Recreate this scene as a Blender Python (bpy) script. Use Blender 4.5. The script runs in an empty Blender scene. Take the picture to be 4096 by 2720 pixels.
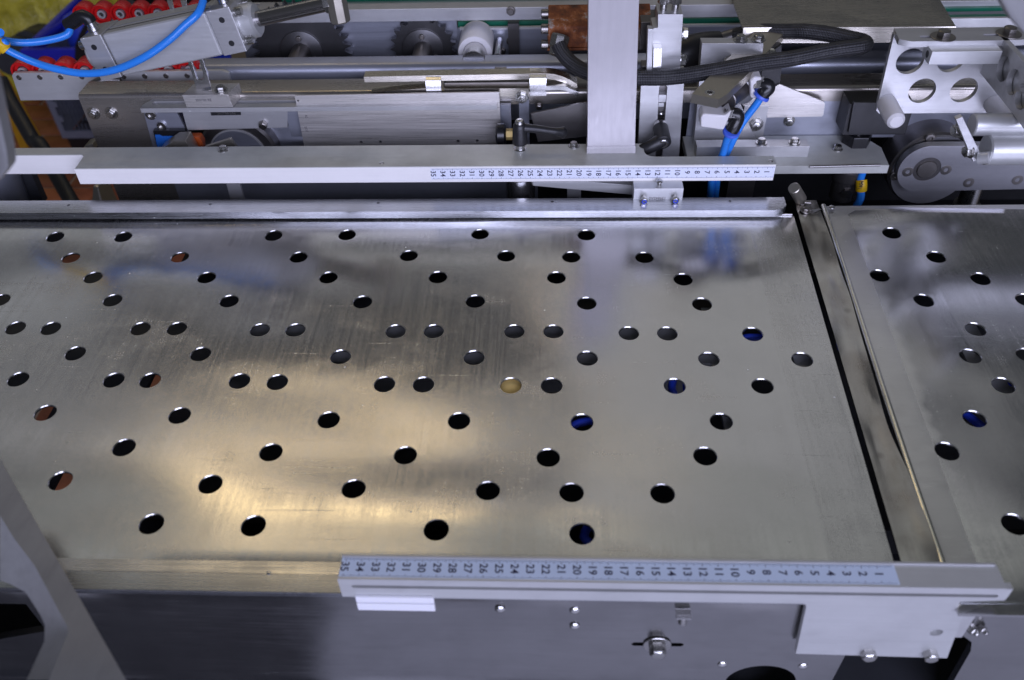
import bpy, bmesh, math, random
from mathutils import Vector, Matrix, noise
from mathutils.geometry import delaunay_2d_cdt

# ------------------------------------------------------------------ camera, world, lamps, exposure
S = bpy.context.scene
U = 0.01                                   # the script is written in centimetres
cam_d = bpy.data.cameras.new("camera")
cam = bpy.data.objects.new("camera", cam_d)
S.collection.objects.link(cam)
S.camera = cam
cam_d.sensor_width = 23.6
cam_d.lens = 19.749
cam_d.clip_start = 0.01
cam_d.clip_end = 60
RM = ((0.9990678, -0.0026332, 0.0430881), (0.0334135, 0.6791474, -0.7332410), (-0.0273324, 0.7339972, 0.6786023))
cam.matrix_world = Matrix.Translation((0, 0, 50.446 * U)) @ Matrix(RM).to_4x4()
cam_d.dof.use_dof = True
cam_d.dof.focus_distance = 0.84
cam_d.dof.aperture_fstop = 4.5

W = bpy.data.worlds.new("World")
S.world = W
W.use_nodes = True
W.node_tree.nodes["Background"].inputs[0].default_value = (0.80, 0.86, 1.0, 1)
W.node_tree.nodes["Background"].inputs[1].default_value = 0.075

def lamp(name, loc, target, sx, sy, watts, color):
    d = bpy.data.lights.new(name, 'AREA')
    d.shape = 'RECTANGLE'
    d.size, d.size_y = sx, sy
    d.energy = watts
    d.color = color
    o = bpy.data.objects.new(name, d)
    S.collection.objects.link(o)
    o.location = loc
    o.rotation_euler = (Vector(target) - Vector(loc)).to_track_quat('-Z', 'Y').to_euler()
    return o

def reflection_panel(name, x0, x1, y0, y1, radiance, color, turn=0.0):
    """Unseen lamp panel, added for its reflection in the plate, 2.5 m above the table, facing straight down."""
    w, h = (x1 - x0) * U, (y1 - y0) * U
    o = lamp(name, ((x0 + x1) / 2 * U, (y0 + y1) / 2 * U, 2.5), ((x0 + x1) / 2 * U, (y0 + y1) / 2 * U, 0), w, h, radiance * math.pi * w * h, color)
    o.rotation_euler = (0, 0, math.radians(turn))
    return o

lamp("window_light", (0.7, -2.3, 1.05), (0, 0.6, -0.1), 3.2, 1.8, 128, (0.68, 0.705, 1.0))
reflection_panel("reflection_strip_far", -270, 190, 390, 413, 0.95, (0.95, 0.95, 1.0))  # neutral strips and panels are added to band the plate's reflection
reflection_panel("reflection_strip_back", -300, 190, 429, 440, 0.45, (1.0, 0.95, 0.88))
reflection_panel("reflection_panel_right", 10, 190, 222, 378, 0.36, (0.97, 0.97, 1.0))
reflection_panel("reflection_panel_left", -350, -250, 320, 415, 0.42, (0.90, 0.93, 1.0))
reflection_panel("reflection_strip_middle", -300, 0, 244, 268, 0.62, (0.98, 0.97, 1.0), -4)
reflection_panel("reflection_strip_near", -330, 190, 178, 212, 0.44, (0.97, 1.0, 0.96))
reflection_panel("warm_lamp", -152, -38, 214, 238, 4.0, (1.0, 0.72, 0.35))
reflection_panel("warm_lamp_left", -250, -150, 243, 255, 1.7, (1.0, 0.78, 0.48), -14)
reflection_panel("warm_glint_panel", 4, 36, 330, 356, 2.6, (1.0, 0.74, 0.48))  # added for a warm spot in the plate; no such lamp is known
reflection_panel("warm_spot_lamp_near", 6, 30, 200, 236, 2.2, (1.0, 0.78, 0.48))
S.view_settings.view_transform = 'Standard'
S.view_settings.look = 'None'
S.view_settings.exposure = 0.0
S.view_settings.gamma = 1.0
S.render.engine = 'CYCLES'

random.seed(7)

# ------------------------------------------------------------------ materials
def new_mat(name):
    m = bpy.data.materials.new(name)
    m.use_nodes = True
    nt = m.node_tree
    return m, nt, nt.nodes["Principled BSDF"]

def N(nt, typ, **kw):
    n = nt.nodes.new(typ)
    for k, v in kw.items():
        setattr(n, k, v)
    return n

def coords(nt, scale=(1, 1, 1), rot=(0, 0, 0)):
    tc = N(nt, 'ShaderNodeTexCoord')
    mp = N(nt, 'ShaderNodeMapping')
    mp.inputs['Scale'].default_value = scale
    mp.inputs['Rotation'].default_value = rot
    nt.links.new(tc.outputs['Object'], mp.inputs['Vector'])
    return mp.outputs['Vector']

def noise_tex(nt, vec, scale, detail=4, rough=0.55):
    n = N(nt, 'ShaderNodeTexNoise')
    n.inputs['Scale'].default_value = scale
    n.inputs['Detail'].default_value = detail
    n.inputs['Roughness'].default_value = rough
    nt.links.new(vec, n.inputs['Vector'])
    return n.outputs['Fac']

def ramp(nt, fac, stops):
    r = N(nt, 'ShaderNodeValToRGB')
    el = r.color_ramp.elements
    while len(el) < len(stops):
        el.new(0.5)
    for e, (p, c) in zip(el, stops):
        e.position = p
        e.color = c if len(c) == 4 else (*c, 1)
    nt.links.new(fac, r.inputs['Fac'])
    return r.outputs['Color']

def mix_rgb(nt, fac, a, b, mode='MIX'):
    m = N(nt, 'ShaderNodeMix', data_type='RGBA', blend_type=mode)
    for sock, v in ((m.inputs[0], fac), (m.inputs[6], a), (m.inputs[7], b)):
        if isinstance(v, (int, float)):
            sock.default_value = v
        elif isinstance(v, tuple):
            sock.default_value = v if len(v) == 4 else (*v, 1)
        else:
            nt.links.new(v, sock)
    return m.outputs[2]

def rng(nt, fac, lo, hi, a=0.0, b=1.0):
    m = N(nt, 'ShaderNodeMapRange')
    m.inputs['From Min'].default_value = a
    m.inputs['From Max'].default_value = b
    m.inputs['To Min'].default_value = lo
    m.inputs['To Max'].default_value = hi
    nt.links.new(fac, m.inputs['Value'])
    return m.outputs['Result']

def bump(nt, bsdf, h, strength, dist=0.001):
    b = N(nt, 'ShaderNodeBump')
    b.inputs['Strength'].default_value = strength
    b.inputs['Distance'].default_value = dist
    nt.links.new(h, b.inputs['Height'])
    nt.links.new(b.outputs['Normal'], bsdf.inputs['Normal'])

def metal(name, col, rough, brush=None, metallic=1.0, dirt=0.25, grain=0.10, dust=0.0, dirtcol=None, spots=0.0, cgrain=None, smudge=0.0):
    """Worn bare metal: brushing lines along one axis, blotchy stains, optional dust specks."""
    m, nt, b = new_mat(name)
    b.inputs['Metallic'].default_value = metallic
    v = coords(nt)
    blot = noise_tex(nt, v, 22, 5, 0.6)
    big = noise_tex(nt, v, 5.0, 3, 0.5)
    dc = dirtcol or tuple(c * 0.55 for c in col)
    c1 = mix_rgb(nt, rng(nt, blot, 0, dirt, 0.42, 0.78), col, dc)
    c1 = mix_rgb(nt, rng(nt, big, 0, dirt * 0.6, 0.4, 0.7), c1, dc)
    sc = {'x': (14, 1100, 1100), 'y': (1100, 14, 1100), 'z': (1100, 1100, 14), None: (1500, 1500, 1500)}[brush]
    br = noise_tex(nt, coords(nt, sc), 1.0, 2, 0.5)
    sc2 = {'x': (5, 260, 260), 'y': (260, 5, 260), 'z': (260, 260, 5), None: (420, 420, 420)}[brush]
    br2 = noise_tex(nt, coords(nt, sc2), 1.0, 3, 0.6)
    smear = noise_tex(nt, coords(nt, (60, 60, 60) if brush is None else {'x': (28, 95, 95), 'y': (95, 28, 95), 'z': (95, 95, 28)}[brush]), 1.0, 5, 0.65)
    c1 = mix_rgb(nt, rng(nt, smear, 0, dirt * 0.9, 0.55, 0.80), c1, dc)
    cg = grain * 2.5 if cgrain is None else cgrain
    c1 = mix_rgb(nt, rng(nt, br2, 0, cg, 0.3, 0.75), c1, tuple(c * 0.7 for c in col))
    r = N(nt, 'ShaderNodeMath', operation='ADD')
    nt.links.new(rng(nt, br, rough - grain * 0.6, rough + grain * 0.6, 0.25, 0.75), r.inputs[0])
    nt.links.new(rng(nt, blot, -0.10 * dirt, 0.22 * dirt, 0.3, 0.8), r.inputs[1])
    rr = r.outputs[0]
    if smudge:
        sm = noise_tex(nt, coords(nt, (1, 1.6, 1)), 11, 7, 0.68)
        st = noise_tex(nt, coords(nt, (420, 7, 420)), 1.0, 3, 0.6)
        sc_ = noise_tex(nt, coords(nt, (9, 300, 300), (0, 0, 0.5)), 1.0, 2, 0.5)
        for tex, lo, hi, f0, f1 in ((sm, 0, smudge, 0.50, 0.72), (st, -0.02, 0.035, 0.3, 0.7), (sc_, 0, 0.06, 0.66, 0.74)):
            ad = N(nt, 'ShaderNodeMath', operation='ADD')
            nt.links.new(rr, ad.inputs[0])
            nt.links.new(rng(nt, tex, lo, hi, f0, f1), ad.inputs[1])
            rr = ad.outputs[0]
        c1 = mix_rgb(nt, rng(nt, sm, 0, 0.16, 0.5, 0.75), c1, tuple(min(1, c * 1.25) for c in col))
    if spots:
        sp = N(nt, 'ShaderNodeTexVoronoi')
        sp.inputs['Scale'].default_value = 45
        nt.links.new(v, sp.inputs['Vector'])
        f = rng(nt, sp.outputs['Distance'], spots, 0, 0.04, 0.20)
        c1 = mix_rgb(nt, f, c1, (0.10, 0.09, 0.08))
    if dust:
        vo = N(nt, 'ShaderNodeTexVoronoi')
        vo.inputs['Scale'].default_value = 95
        nt.links.new(v, vo.inputs['Vector'])
        sel = N(nt, 'ShaderNodeMath', operation='LESS_THAN')
        sx = N(nt, 'ShaderNodeSeparateColor')
        nt.links.new(vo.outputs['Color'], sx.inputs[0])
        lim = N(nt, 'ShaderNodeMath', operation='MULTIPLY')
        nt.links.new(sx.outputs[0], lim.inputs[0])
        lim.inputs[1].default_value = 0.075
        nt.links.new(vo.outputs['Distance'], sel.inputs[0])
        nt.links.new(lim.outputs[0], sel.inputs[1])
        gate = N(nt, 'ShaderNodeMath', operation='MULTIPLY')
        nt.links.new(sel.outputs[0], gate.inputs[0])
        nt.links.new(rng(nt, sx.outputs[1], 0, 1, 1 - dust, 1 - dust + 0.02), gate.inputs[1])
        c1 = mix_rgb(nt, gate.outputs[0], c1, (0.85, 0.85, 0.82))
        mm = N(nt, 'ShaderNodeMath', operation='MULTIPLY_ADD')
        nt.links.new(gate.outputs[0], mm.inputs[0])
        mm.inputs[1].default_value = -metallic
        mm.inputs[2].default_value = metallic
        nt.links.new(mm.outputs[0], b.inputs['Metallic'])
    nt.links.new(c1, b.inputs['Base Color'])
    nt.links.new(rr, b.inputs['Roughness'])
    bump(nt, b, br, 0.10, 0.0002)
    return m

def plastic(name, col, rough=0.4, var=0.12, scale=30, bmp=0.0, sub=0.0):
    m, nt, b = new_mat(name)
    v = coords(nt)
    n = noise_tex(nt, v, scale, 4, 0.6)
    nt.links.new(mix_rgb(nt, rng(nt, n, 0, 1, 0.35, 0.75), col, tuple(c * (1 - var) for c in col)), b.inputs['Base Color'])
    nt.links.new(rng(nt, n, rough - 0.06, rough + 0.08, 0.3, 0.7), b.inputs['Roughness'])
    if bmp:
        bump(nt, b, noise_tex(nt, v, 900, 2), bmp, 0.0003)
    if sub:
        b.inputs['Subsurface Weight'].default_value = sub
        b.inputs['Subsurface Radius'].default_value = (0.004, 0.004, 0.005)
    return m

MT = {}
MT['plate'] = metal('brushed_plate_steel', (0.565, 0.56, 0.555), 0.175, None, 1.0, 0.10, 0.09, dust=0.14, cgrain=0.03, smudge=0.09)
MT['border'] = metal('matte_ground_border', (0.575, 0.57, 0.565), 0.225, None, 1.0, 0.10, 0.09, dust=0.12, cgrain=0.04, smudge=0.09)
MT['flange'] = metal('ground_flange', (0.62, 0.615, 0.61), 0.33, 'x', 1.0, 0.15, 0.10, dust=0.10, cgrain=0.10)
MT['bar_white'] = metal('pale_anodised_bar', (0.93, 0.91, 0.88), 0.42, 'x', 0.05, 0.10, 0.05)
MT['steel_mid'] = metal('turned_steel', (0.42, 0.42, 0.44), 0.36, 'x', 0.75, 0.40, 0.10)
MT['strip'] = metal('worn_strip_steel', (0.46, 0.45, 0.43), 0.20, 'y', 1.0, 0.60, 0.05, dirtcol=(0.24, 0.20, 0.16), spots=0.4)
MT['rail'] = metal('ground_rail_steel', (0.50, 0.51, 0.53), 0.26, 'x', 1.0, 0.40, 0.12, dust=0.12)
MT['alu'] = metal('milled_aluminium', (0.60, 0.60, 0.60), 0.38, 'x', 0.62, 0.42, 0.12, dust=0.10)
MT['alu_white'] = metal('anodised_aluminium', (0.64, 0.645, 0.64), 0.40, 'x', 0.52, 0.34, 0.11)
MT['post'] = metal('anodised_post', (0.55, 0.53, 0.54), 0.40, 'z', 0.45, 0.22, 0.10)
MT['alu_top'] = metal('dull_aluminium', (0.64, 0.65, 0.60), 0.44, 'x', 0.30, 0.55, 0.08, dust=0.12)
MT['steel'] = metal('sheet_steel', (0.44, 0.46, 0.53), 0.38, 'x', 0.72, 0.40, 0.10)
MT['steel_dark'] = metal('oiled_dark_steel', (0.20, 0.19, 0.185), 0.36, 'x', 0.9, 0.45, 0.08)
MT['channel'] = metal('bent_channel_steel', (0.44, 0.41, 0.37), 0.28, 'x', 0.85, 0.40, 0.08)
MT['brushed'] = metal('coarse_brushed_cover', (0.74, 0.71, 0.67), 0.36, 'x', 0.72, 0.18, 0.30)
MT['bright'] = metal('bright_zinc', (0.72, 0.71, 0.70), 0.24, None, 1.0, 0.25, 0.05)
MT['bolt'] = metal('bolt_steel', (0.56, 0.55, 0.53), 0.27, None, 1.0, 0.45, 0.06)
MT['bolt_dark'] = metal('dull_bolt_steel', (0.33, 0.31, 0.29), 0.36, None, 1.0, 0.5, 0.06)
MT['beige_steel'] = metal('hammered_hinge_steel', (0.47, 0.44, 0.37), 0.36, 'y', 0.85, 0.3, 0.06, dust=0.5)
MT['rod'] = metal('polished_bead', (0.78, 0.76, 0.66), 0.22, 'y', 1.0, 0.12, 0.03)
MT['gear'] = metal('sprocket_steel', (0.10, 0.098, 0.10), 0.36, None, 0.75, 0.4, 0.06)
MT['tray'] = metal('tray_steel', (0.62, 0.58, 0.50), 0.27, 'x', 1.0, 0.35, 0.10, dust=0.06)
MT['skirt'] = metal('skirt_steel', (0.46, 0.455, 0.455), 0.19, 'x', 1.0, 0.35, 0.08)
MT['bracket_grey'] = metal('foreground_bracket', (0.36, 0.36, 0.36), 0.42, 'y', 0.65, 0.45, 0.08)
MT['brass'] = metal('brass_disc', (0.90, 0.66, 0.24), 0.5, None, 0.2, 0.5, 0.08)
MT['black'] = plastic('black_plastic', (0.018, 0.018, 0.020), 0.42, 0.3, bmp=0.25)
MT['black_gloss'] = plastic('black_fitting', (0.014, 0.014, 0.016), 0.28, 0.3)
MT['void'] = plastic('shade_black_interior', (0.012, 0.012, 0.014), 0.75, 0.3)  # near black stands in for the shade inside the machine
MT['rubber'] = plastic('dark_rubber', (0.030, 0.032, 0.038), 0.55, 0.3, bmp=0.2)
MT['blue_tube'] = plastic('blue_polyurethane', (0.030, 0.26, 0.85), 0.24, 0.08, sub=0.1)
MT['blue_ring'] = plastic('blue_release_ring', (0.07, 0.15, 0.75), 0.35, 0.1)
MT['blue_bin'] = plastic('blue_crate_plastic', (0.022, 0.030, 0.60), 0.42, 0.15)
MT['blue_dark'] = plastic('dark_blue_cable', (0.03, 0.08, 0.80), 0.42, 0.2)
MT['crate_grey'] = plastic('grey_crate_plastic', (0.22, 0.24, 0.30), 0.5, 0.2)
MT['red'] = plastic('red_wheel_plastic', (0.62, 0.012, 0.014), 0.26, 0.2)
MT['chrome'] = metal('chromed_rod', (0.42, 0.40, 0.40), 0.20, 'x', 1.0, 0.15, 0.03)
MT['orange'] = plastic('orange_plastic', (0.55, 0.10, 0.02), 0.4, 0.2)
MT['yellow'] = plastic('yellow_tag', (0.80, 0.50, 0.01), 0.4, 0.1)
MT['yellow_paint'] = plastic('yellow_paint', (0.60, 0.30, 0.012), 0.38, 0.35, 12)
MT['pom'] = plastic('white_nylon', (0.80, 0.78, 0.78), 0.42, 0.06, sub=0.25)
MT['tape'] = plastic('ruler_tape_white', (0.78, 0.82, 0.93), 0.38, 0.05)
MT['tape_front'] = plastic('ruler_tape_pale_blue', (0.60, 0.70, 0.86), 0.38, 0.08)
MT['ink'] = plastic('ruler_ink', (0.015, 0.015, 0.05), 0.5, 0.1)
MT['stamp'] = plastic('engraved_marking', (0.16, 0.15, 0.15), 0.5, 0.2)
MT['green'] = plastic('green_belt', (0.0, 0.16, 0.085), 0.45, 0.25)
MT['clear'] = plastic('milky_block', (0.80, 0.80, 0.84), 0.25, 0.04, sub=0.4)
MT['sensor_blue'] = plastic('blue_sensor_housing', (0.02, 0.16, 0.62), 0.4, 0.15)

def mat_rust():
    m, nt, b = new_mat('rusted_casting')
    v = coords(nt)
    n = noise_tex(nt, v, 30, 8, 0.72)
    n2 = noise_tex(nt, coords(nt, (1, 1, 1.8)), 75, 6, 0.65)
    c = ramp(nt, n, [(0.30, (0.045, 0.020, 0.012)), (0.44, (0.20, 0.055, 0.015)), (0.52, (0.36, 0.12, 0.035)), (0.565, (0.40, 0.33, 0.28)), (0.72, (0.55, 0.51, 0.48))])
    c = mix_rgb(nt, rng(nt, n2, 0, 0.8, 0.52, 0.70), c, (0.07, 0.028, 0.015))
    nt.links.new(c, b.inputs['Base Color'])
    b.inputs['Roughness'].default_value = 0.68
    b.inputs['Metallic'].default_value = 0.15
    bump(nt, b, n2, 0.6, 0.0006)
    return m
MT['rust'] = mat_rust()

def mat_braid():
    m, nt, b = new_mat('braided_hose')
    tc = N(nt, 'ShaderNodeTexCoord')
    sep = N(nt, 'ShaderNodeSeparateXYZ')
    nt.links.new(tc.outputs['UV'], sep.inputs[0])
    def wave(sign):
        a = N(nt, 'ShaderNodeMath', operation='MULTIPLY')
        nt.links.new(sep.outputs[0], a.inputs[0]); a.inputs[1].default_value = 9 * 2 * math.pi * sign
        c = N(nt, 'ShaderNodeMath', operation='MULTIPLY_ADD')
        nt.links.new(sep.outputs[1], c.inputs[0]); c.inputs[1].default_value = 2 * math.pi * 3.2
        nt.links.new(a.outputs[0], c.inputs[2])
        s = N(nt, 'ShaderNodeMath', operation='SINE')
        nt.links.new(c.outputs[0], s.inputs[0])
        return s.outputs[0]
    mul = N(nt, 'ShaderNodeMath', operation='MULTIPLY')
    nt.links.new(wave(1), mul.inputs[0]); nt.links.new(wave(-1), mul.inputs[1])
    h = rng(nt, mul.outputs[0], 0, 1, -1, 1)
    dustn = noise_tex(nt, coords(nt), 60, 5, 0.7)
    c = mix_rgb(nt, h, (0.008, 0.008, 0.009), (0.055, 0.055, 0.060))
    c = mix_rgb(nt, rng(nt, dustn, 0, 0.20, 0.5, 0.75), c, (0.25, 0.25, 0.24))
    nt.links.new(c, b.inputs['Base Color'])
    b.inputs['Roughness'].default_value = 0.42
    bump(nt, b, h, 0.9, 0.0008)
    return m
MT['braid'] = mat_braid()

def mat_tile():
    m, nt, b = new_mat('red_floor_tile')
    oi = N(nt, 'ShaderNodeObjectInfo')
    v = coords(nt)
    n = noise_tex(nt, v, 9, 6, 0.65)
    c = ramp(nt, n, [(0.3, (0.16, 0.045, 0.020)), (0.5, (0.33, 0.10, 0.042)), (0.72, (0.40, 0.14, 0.065))])
    hs = N(nt, 'ShaderNodeHueSaturation')
    nt.links.new(rng(nt, oi.outputs['Random'], 0.65, 1.2), hs.inputs['Value'])
    nt.links.new(c, hs.inputs['Color'])
    nt.links.new(hs.outputs[0], b.inputs['Base Color'])
    b.inputs['Roughness'].default_value = 0.5
    bump(nt, b, n, 0.3, 0.002)
    return m
MT['tile'] = mat_tile()
MT['mat'] = plastic('dark_reflection_floor', (0.05, 0.05, 0.055), 0.7, 0.3, 3)
MT['concrete'] = plastic('pale_reflecting_floor', (0.50, 0.50, 0.52), 0.6, 0.25, 3)
MT['grout'] = plastic('grey_grout', (0.34, 0.29, 0.23), 0.85, 0.35, 6)

def mat_bag():
    m, nt, b = new_mat('yellow_plastic_film')
    v = coords(nt)
    n = noise_tex(nt, v, 8, 6, 0.7)
    nt.links.new(ramp(nt, n, [(0.3, (0.3, 0.26, 0.02)), (0.55, (0.85, 0.75, 0.08)), (0.8, (0.95, 0.90, 0.35))]), b.inputs['Base Color'])
    b.inputs['Roughness'].default_value = 0.25
    b.inputs['Transmission Weight'].default_value = 0.15
    bump(nt, b, n, 0.8, 0.02)
    return m
MT['bag'] = mat_bag()

# ------------------------------------------------------------------ object helpers
C = S.collection
WORLD = {}

def thing(name, label, cat, base, group=None):
    o = bpy.data.objects.new(name, None)
    C.objects.link(o)
    o.empty_display_size = 0.02
    o.location = Vector(base) * U
    WORLD[o] = Matrix.Translation(Vector(base) * U)
    o['label'] = label
    o['category'] = cat
    if group:
        o['group'] = group
    return o

def link(o, parent, world):
    C.objects.link(o)
    WORLD[o] = world
    if parent is not None:
        o.parent = parent
        o.matrix_parent_inverse = WORLD[parent].inverted()
    o.matrix_basis = world
    return o

def finish(bm, mat, bev=0.0, ang=34, seg=2, cm=True):
    bmesh.ops.remove_doubles(bm, verts=bm.verts, dist=1e-5)
    bmesh.ops.recalc_face_normals(bm, faces=bm.faces)
    lim = math.radians(ang)
    if bev:
        ed = [e for e in bm.edges if len(e.link_faces) == 2 and e.calc_face_angle(0) > lim]
        if ed:
            bmesh.ops.bevel(bm, geom=ed, offset=bev, segments=seg, affect='EDGES', profile=0.6, clamp_overlap=True)
    for f in bm.faces:
        f.smooth = True
    for e in bm.edges:
        if len(e.link_faces) != 2 or e.calc_face_angle(0) > math.radians(32):
            e.smooth = False
    if cm:
        bmesh.ops.scale(bm, vec=(U, U, U), verts=bm.verts)
    me = bpy.data.meshes.new('mesh')
    bm.to_mesh(me)
    bm.free()
    me.materials.append(MT[mat] if isinstance(mat, str) else mat)
    return me

def obj(name, bm, mat, parent=None, bev=0.0, **kw):
    """One mesh object out of a bmesh drawn in world centimetres; its origin sits at its own middle."""
    me = finish(bm, mat, bev, **kw)
    n = max(1, len(me.vertices))
    lo = Vector((min(v.co[i] for v in me.vertices) for i in range(3)))
    hi = Vector((max(v.co[i] for v in me.vertices) for i in range(3)))
    c = Vector(((lo.x + hi.x) / 2, (lo.y + hi.y) / 2, lo.z))
    me.transform(Matrix.Translation(-c))
    me.name = name
    o = link(bpy.data.objects.new(name, me), parent, Matrix.Translation(c))
    if bev:
        wn = o.modifiers.new('weighted_normals', 'WEIGHTED_NORMAL')
        wn.keep_sharp = True
    return o

def tag(o, label, cat, group=None, kind=None):
    if kind:
        o['kind'] = kind
    if label:
        o['label'] = label
    if cat:
        o['category'] = cat
    if group:
        o['group'] = group
    return o

def B():
    return bmesh.new()

def box(bm, x0, x1, y0, y1, z0, z1):
    vs = [bm.verts.new((x, y, z)) for x in (x0, x1) for y in (y0, y1) for z in (z0, z1)]
    for f in ((0, 1, 3, 2), (4, 6, 7, 5), (0, 4, 5, 1), (2, 3, 7, 6), (0, 2, 6, 4), (1, 5, 7, 3)):
        bm.faces.new([vs[i] for i in f])
    return bm

def hexa(bm, p):
    """Eight corners: bottom ring 0-3, top ring 4-7."""
    vs = [bm.verts.new(q) for q in p]
    for f in ((3, 2, 1, 0), (4, 5, 6, 7), (0, 1, 5, 4), (1, 2, 6, 5), (2, 3, 7, 6), (3, 0, 4, 7)):
        bm.faces.new([vs[i] for i in f])
    return bm

def circle2(cx, cy, r, n=28, ry=None, rot=0.0):
    ry = r if ry is None else ry
    out = []
    for i in range(n):
        a = 2 * math.pi * i / n
        x, y = r * math.cos(a), ry * math.sin(a)
        out.append((cx + x * math.cos(rot) - y * math.sin(rot), cy + x * math.sin(rot) + y * math.cos(rot)))
    return out

def slot2(x0, x1, y, r, n=8):
    out = []
    for i in range(n + 1):
        a = -math.pi / 2 + math.pi * i / n
        out.append((x1 - r + r * math.cos(a), y + r * math.sin(a)))
    for i in range(n + 1):
        a = math.pi / 2 + math.pi * i / n
        out.append((x0 + r + r * math.cos(a), y + r * math.sin(a)))
    return out

def inside(p, poly):
    x, y = p
    r = False
    j = len(poly) - 1
    for i in range(len(poly)):
        xi, yi = poly[i]
        xj, yj = poly[j]
        if (yi > y) != (yj > y) and x < (xj - xi) * (y - yi) / (yj - yi) + xi:
            r = not r
        j = i
    return r

def place(plane, u, v, w):
    return {'XY': (u, v, w), 'XZ': (u, w, v), 'YZ': (w, u, v)}[plane]

def slab(bm, poly, plane, a, b, holes=(), fill=(), surf=None):
    """Plate with an outline and through-holes, from a to b along the plane's normal (walls of every hole included)."""
    pts = [Vector(p) for p in poly]
    loops = [list(range(len(poly)))]
    for h in holes:
        k = len(pts)
        pts += [Vector(p) for p in h]
        loops.append(list(range(k, k + len(h))))
    edges = [(l[i], l[(i + 1) % len(l)]) for l in loops for i in range(len(l))]
    pts += [Vector(p) for p in fill]
    vo, eo, fo, _, _, _ = delaunay_2d_cdt(pts, edges, [], 0, 1e-6)
    tris = []
    for f in fo:
        c = sum((vo[i] for i in f), Vector((0, 0))) / len(f)
        if inside(c, poly) and not any(inside(c, h) for h in holes):
            tris.append(f)
    used = sorted({i for f in tris for i in f})
    z = surf or (lambda x, y: 0.0)
    top = {i: bm.verts.new(place(plane, vo[i].x, vo[i].y, b + z(vo[i].x, vo[i].y))) for i in used}
    bot = {i: bm.verts.new(place(plane, vo[i].x, vo[i].y, a + z(vo[i].x, vo[i].y))) for i in used}
    cnt = {}
    for f in tris:
        bm.faces.new([top[i] for i in f])
        bm.faces.new([bot[i] for i in reversed(f)])
        for i in range(3):
            e = (f[i], f[(i + 1) % 3])
            cnt[frozenset(e)] = None if frozenset(e) in cnt else e
    for e in cnt.values():
        if e:
            bm.faces.new((top[e[0]], bot[e[0]], bot[e[1]], top[e[1]]))
    return bm

def ngon(bm, poly, plane, a, b):
    """Simple prism without holes: clean n-gon caps so that its edges can be bevelled."""
    lo = [bm.verts.new(place(plane, u, v, a)) for u, v in poly]
    hi = [bm.verts.new(place(plane, u, v, b)) for u, v in poly]
    bm.faces.new(lo)
    bm.faces.new(list(reversed(hi)))
    n = len(poly)
    for i in range(n):
        bm.faces.new((lo[i], hi[i], hi[(i + 1) % n], lo[(i + 1) % n]))
    return bm

def frame_of(d):
    d = Vector(d).normalized()
    up = Vector((0, 0, 1)) if abs(d.z) < 0.9 else Vector((0, 1, 0))
    s = d.cross(up).normalized()
    return d, s, s.cross(d).normalized()

def turn(bm, p, d, prof, n=24, caps=True):
    """Lathe: profile of (distance along axis, radius)."""
    d, s, t = frame_of(d)
    p = Vector(p)
    rings = []
    for h, r in prof:
        rings.append([bm.verts.new(p + d * h + (s * math.cos(2 * math.pi * i / n) + t * math.sin(2 * math.pi * i / n)) * r) for i in range(n)])
    for a, b in zip(rings, rings[1:]):
        for i in range(n):
            bm.faces.new((a[i], a[(i + 1) % n], b[(i + 1) % n], b[i]))
    if caps:
        bm.faces.new(list(reversed(rings[0])))
        bm.faces.new(rings[-1])
    return bm

def cyl(bm, p0, p1, r, r1=None, n=24, ch=0.0):
    p0, p1 = Vector(p0), Vector(p1)
    L = (p1 - p0).length
    r1 = r if r1 is None else r1
    prof = [(0, r), (L, r1)] if not ch else [(0, r - ch), (ch, r), (L - ch, r1), (L, r1 - ch)]
    return turn(bm, p0, p1 - p0, prof, n)

def ring(bm, p, d, r_in, r_out, h, n=32):
    d, s, t = frame_of(d)
    p = Vector(p)
    def rg(r, k):
        return [bm.verts.new(p + d * k + (s * math.cos(2 * math.pi * i / n) + t * math.sin(2 * math.pi * i / n)) * r) for i in range(n)]
    a, b, c, e = rg(r_in, 0), rg(r_out, 0), rg(r_out, h), rg(r_in, h)
    for q, w in ((a, b), (b, c), (c, e), (e, a)):
        for i in range(n):
            bm.faces.new((q[i], q[(i + 1) % n], w[(i + 1) % n], w[i]))
    return bm

def smooth_path(pts, k=8):
    P = [Vector(p) for p in pts]
    P = [P[0] * 2 - P[1]] + P + [P[-1] * 2 - P[-2]]
    out = []
    for i in range(1, len(P) - 2):
        for j in range(k):
            t = j / k
            a, b, c, d = P[i - 1], P[i], P[i + 1], P[i + 2]
            out.append(0.5 * ((2 * b) + (c - a) * t + (2 * a - 5 * b + 4 * c - d) * t * t + (3 * b - a - 3 * c + d) * t ** 3))
    out.append(P[-2])
    return out

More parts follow.
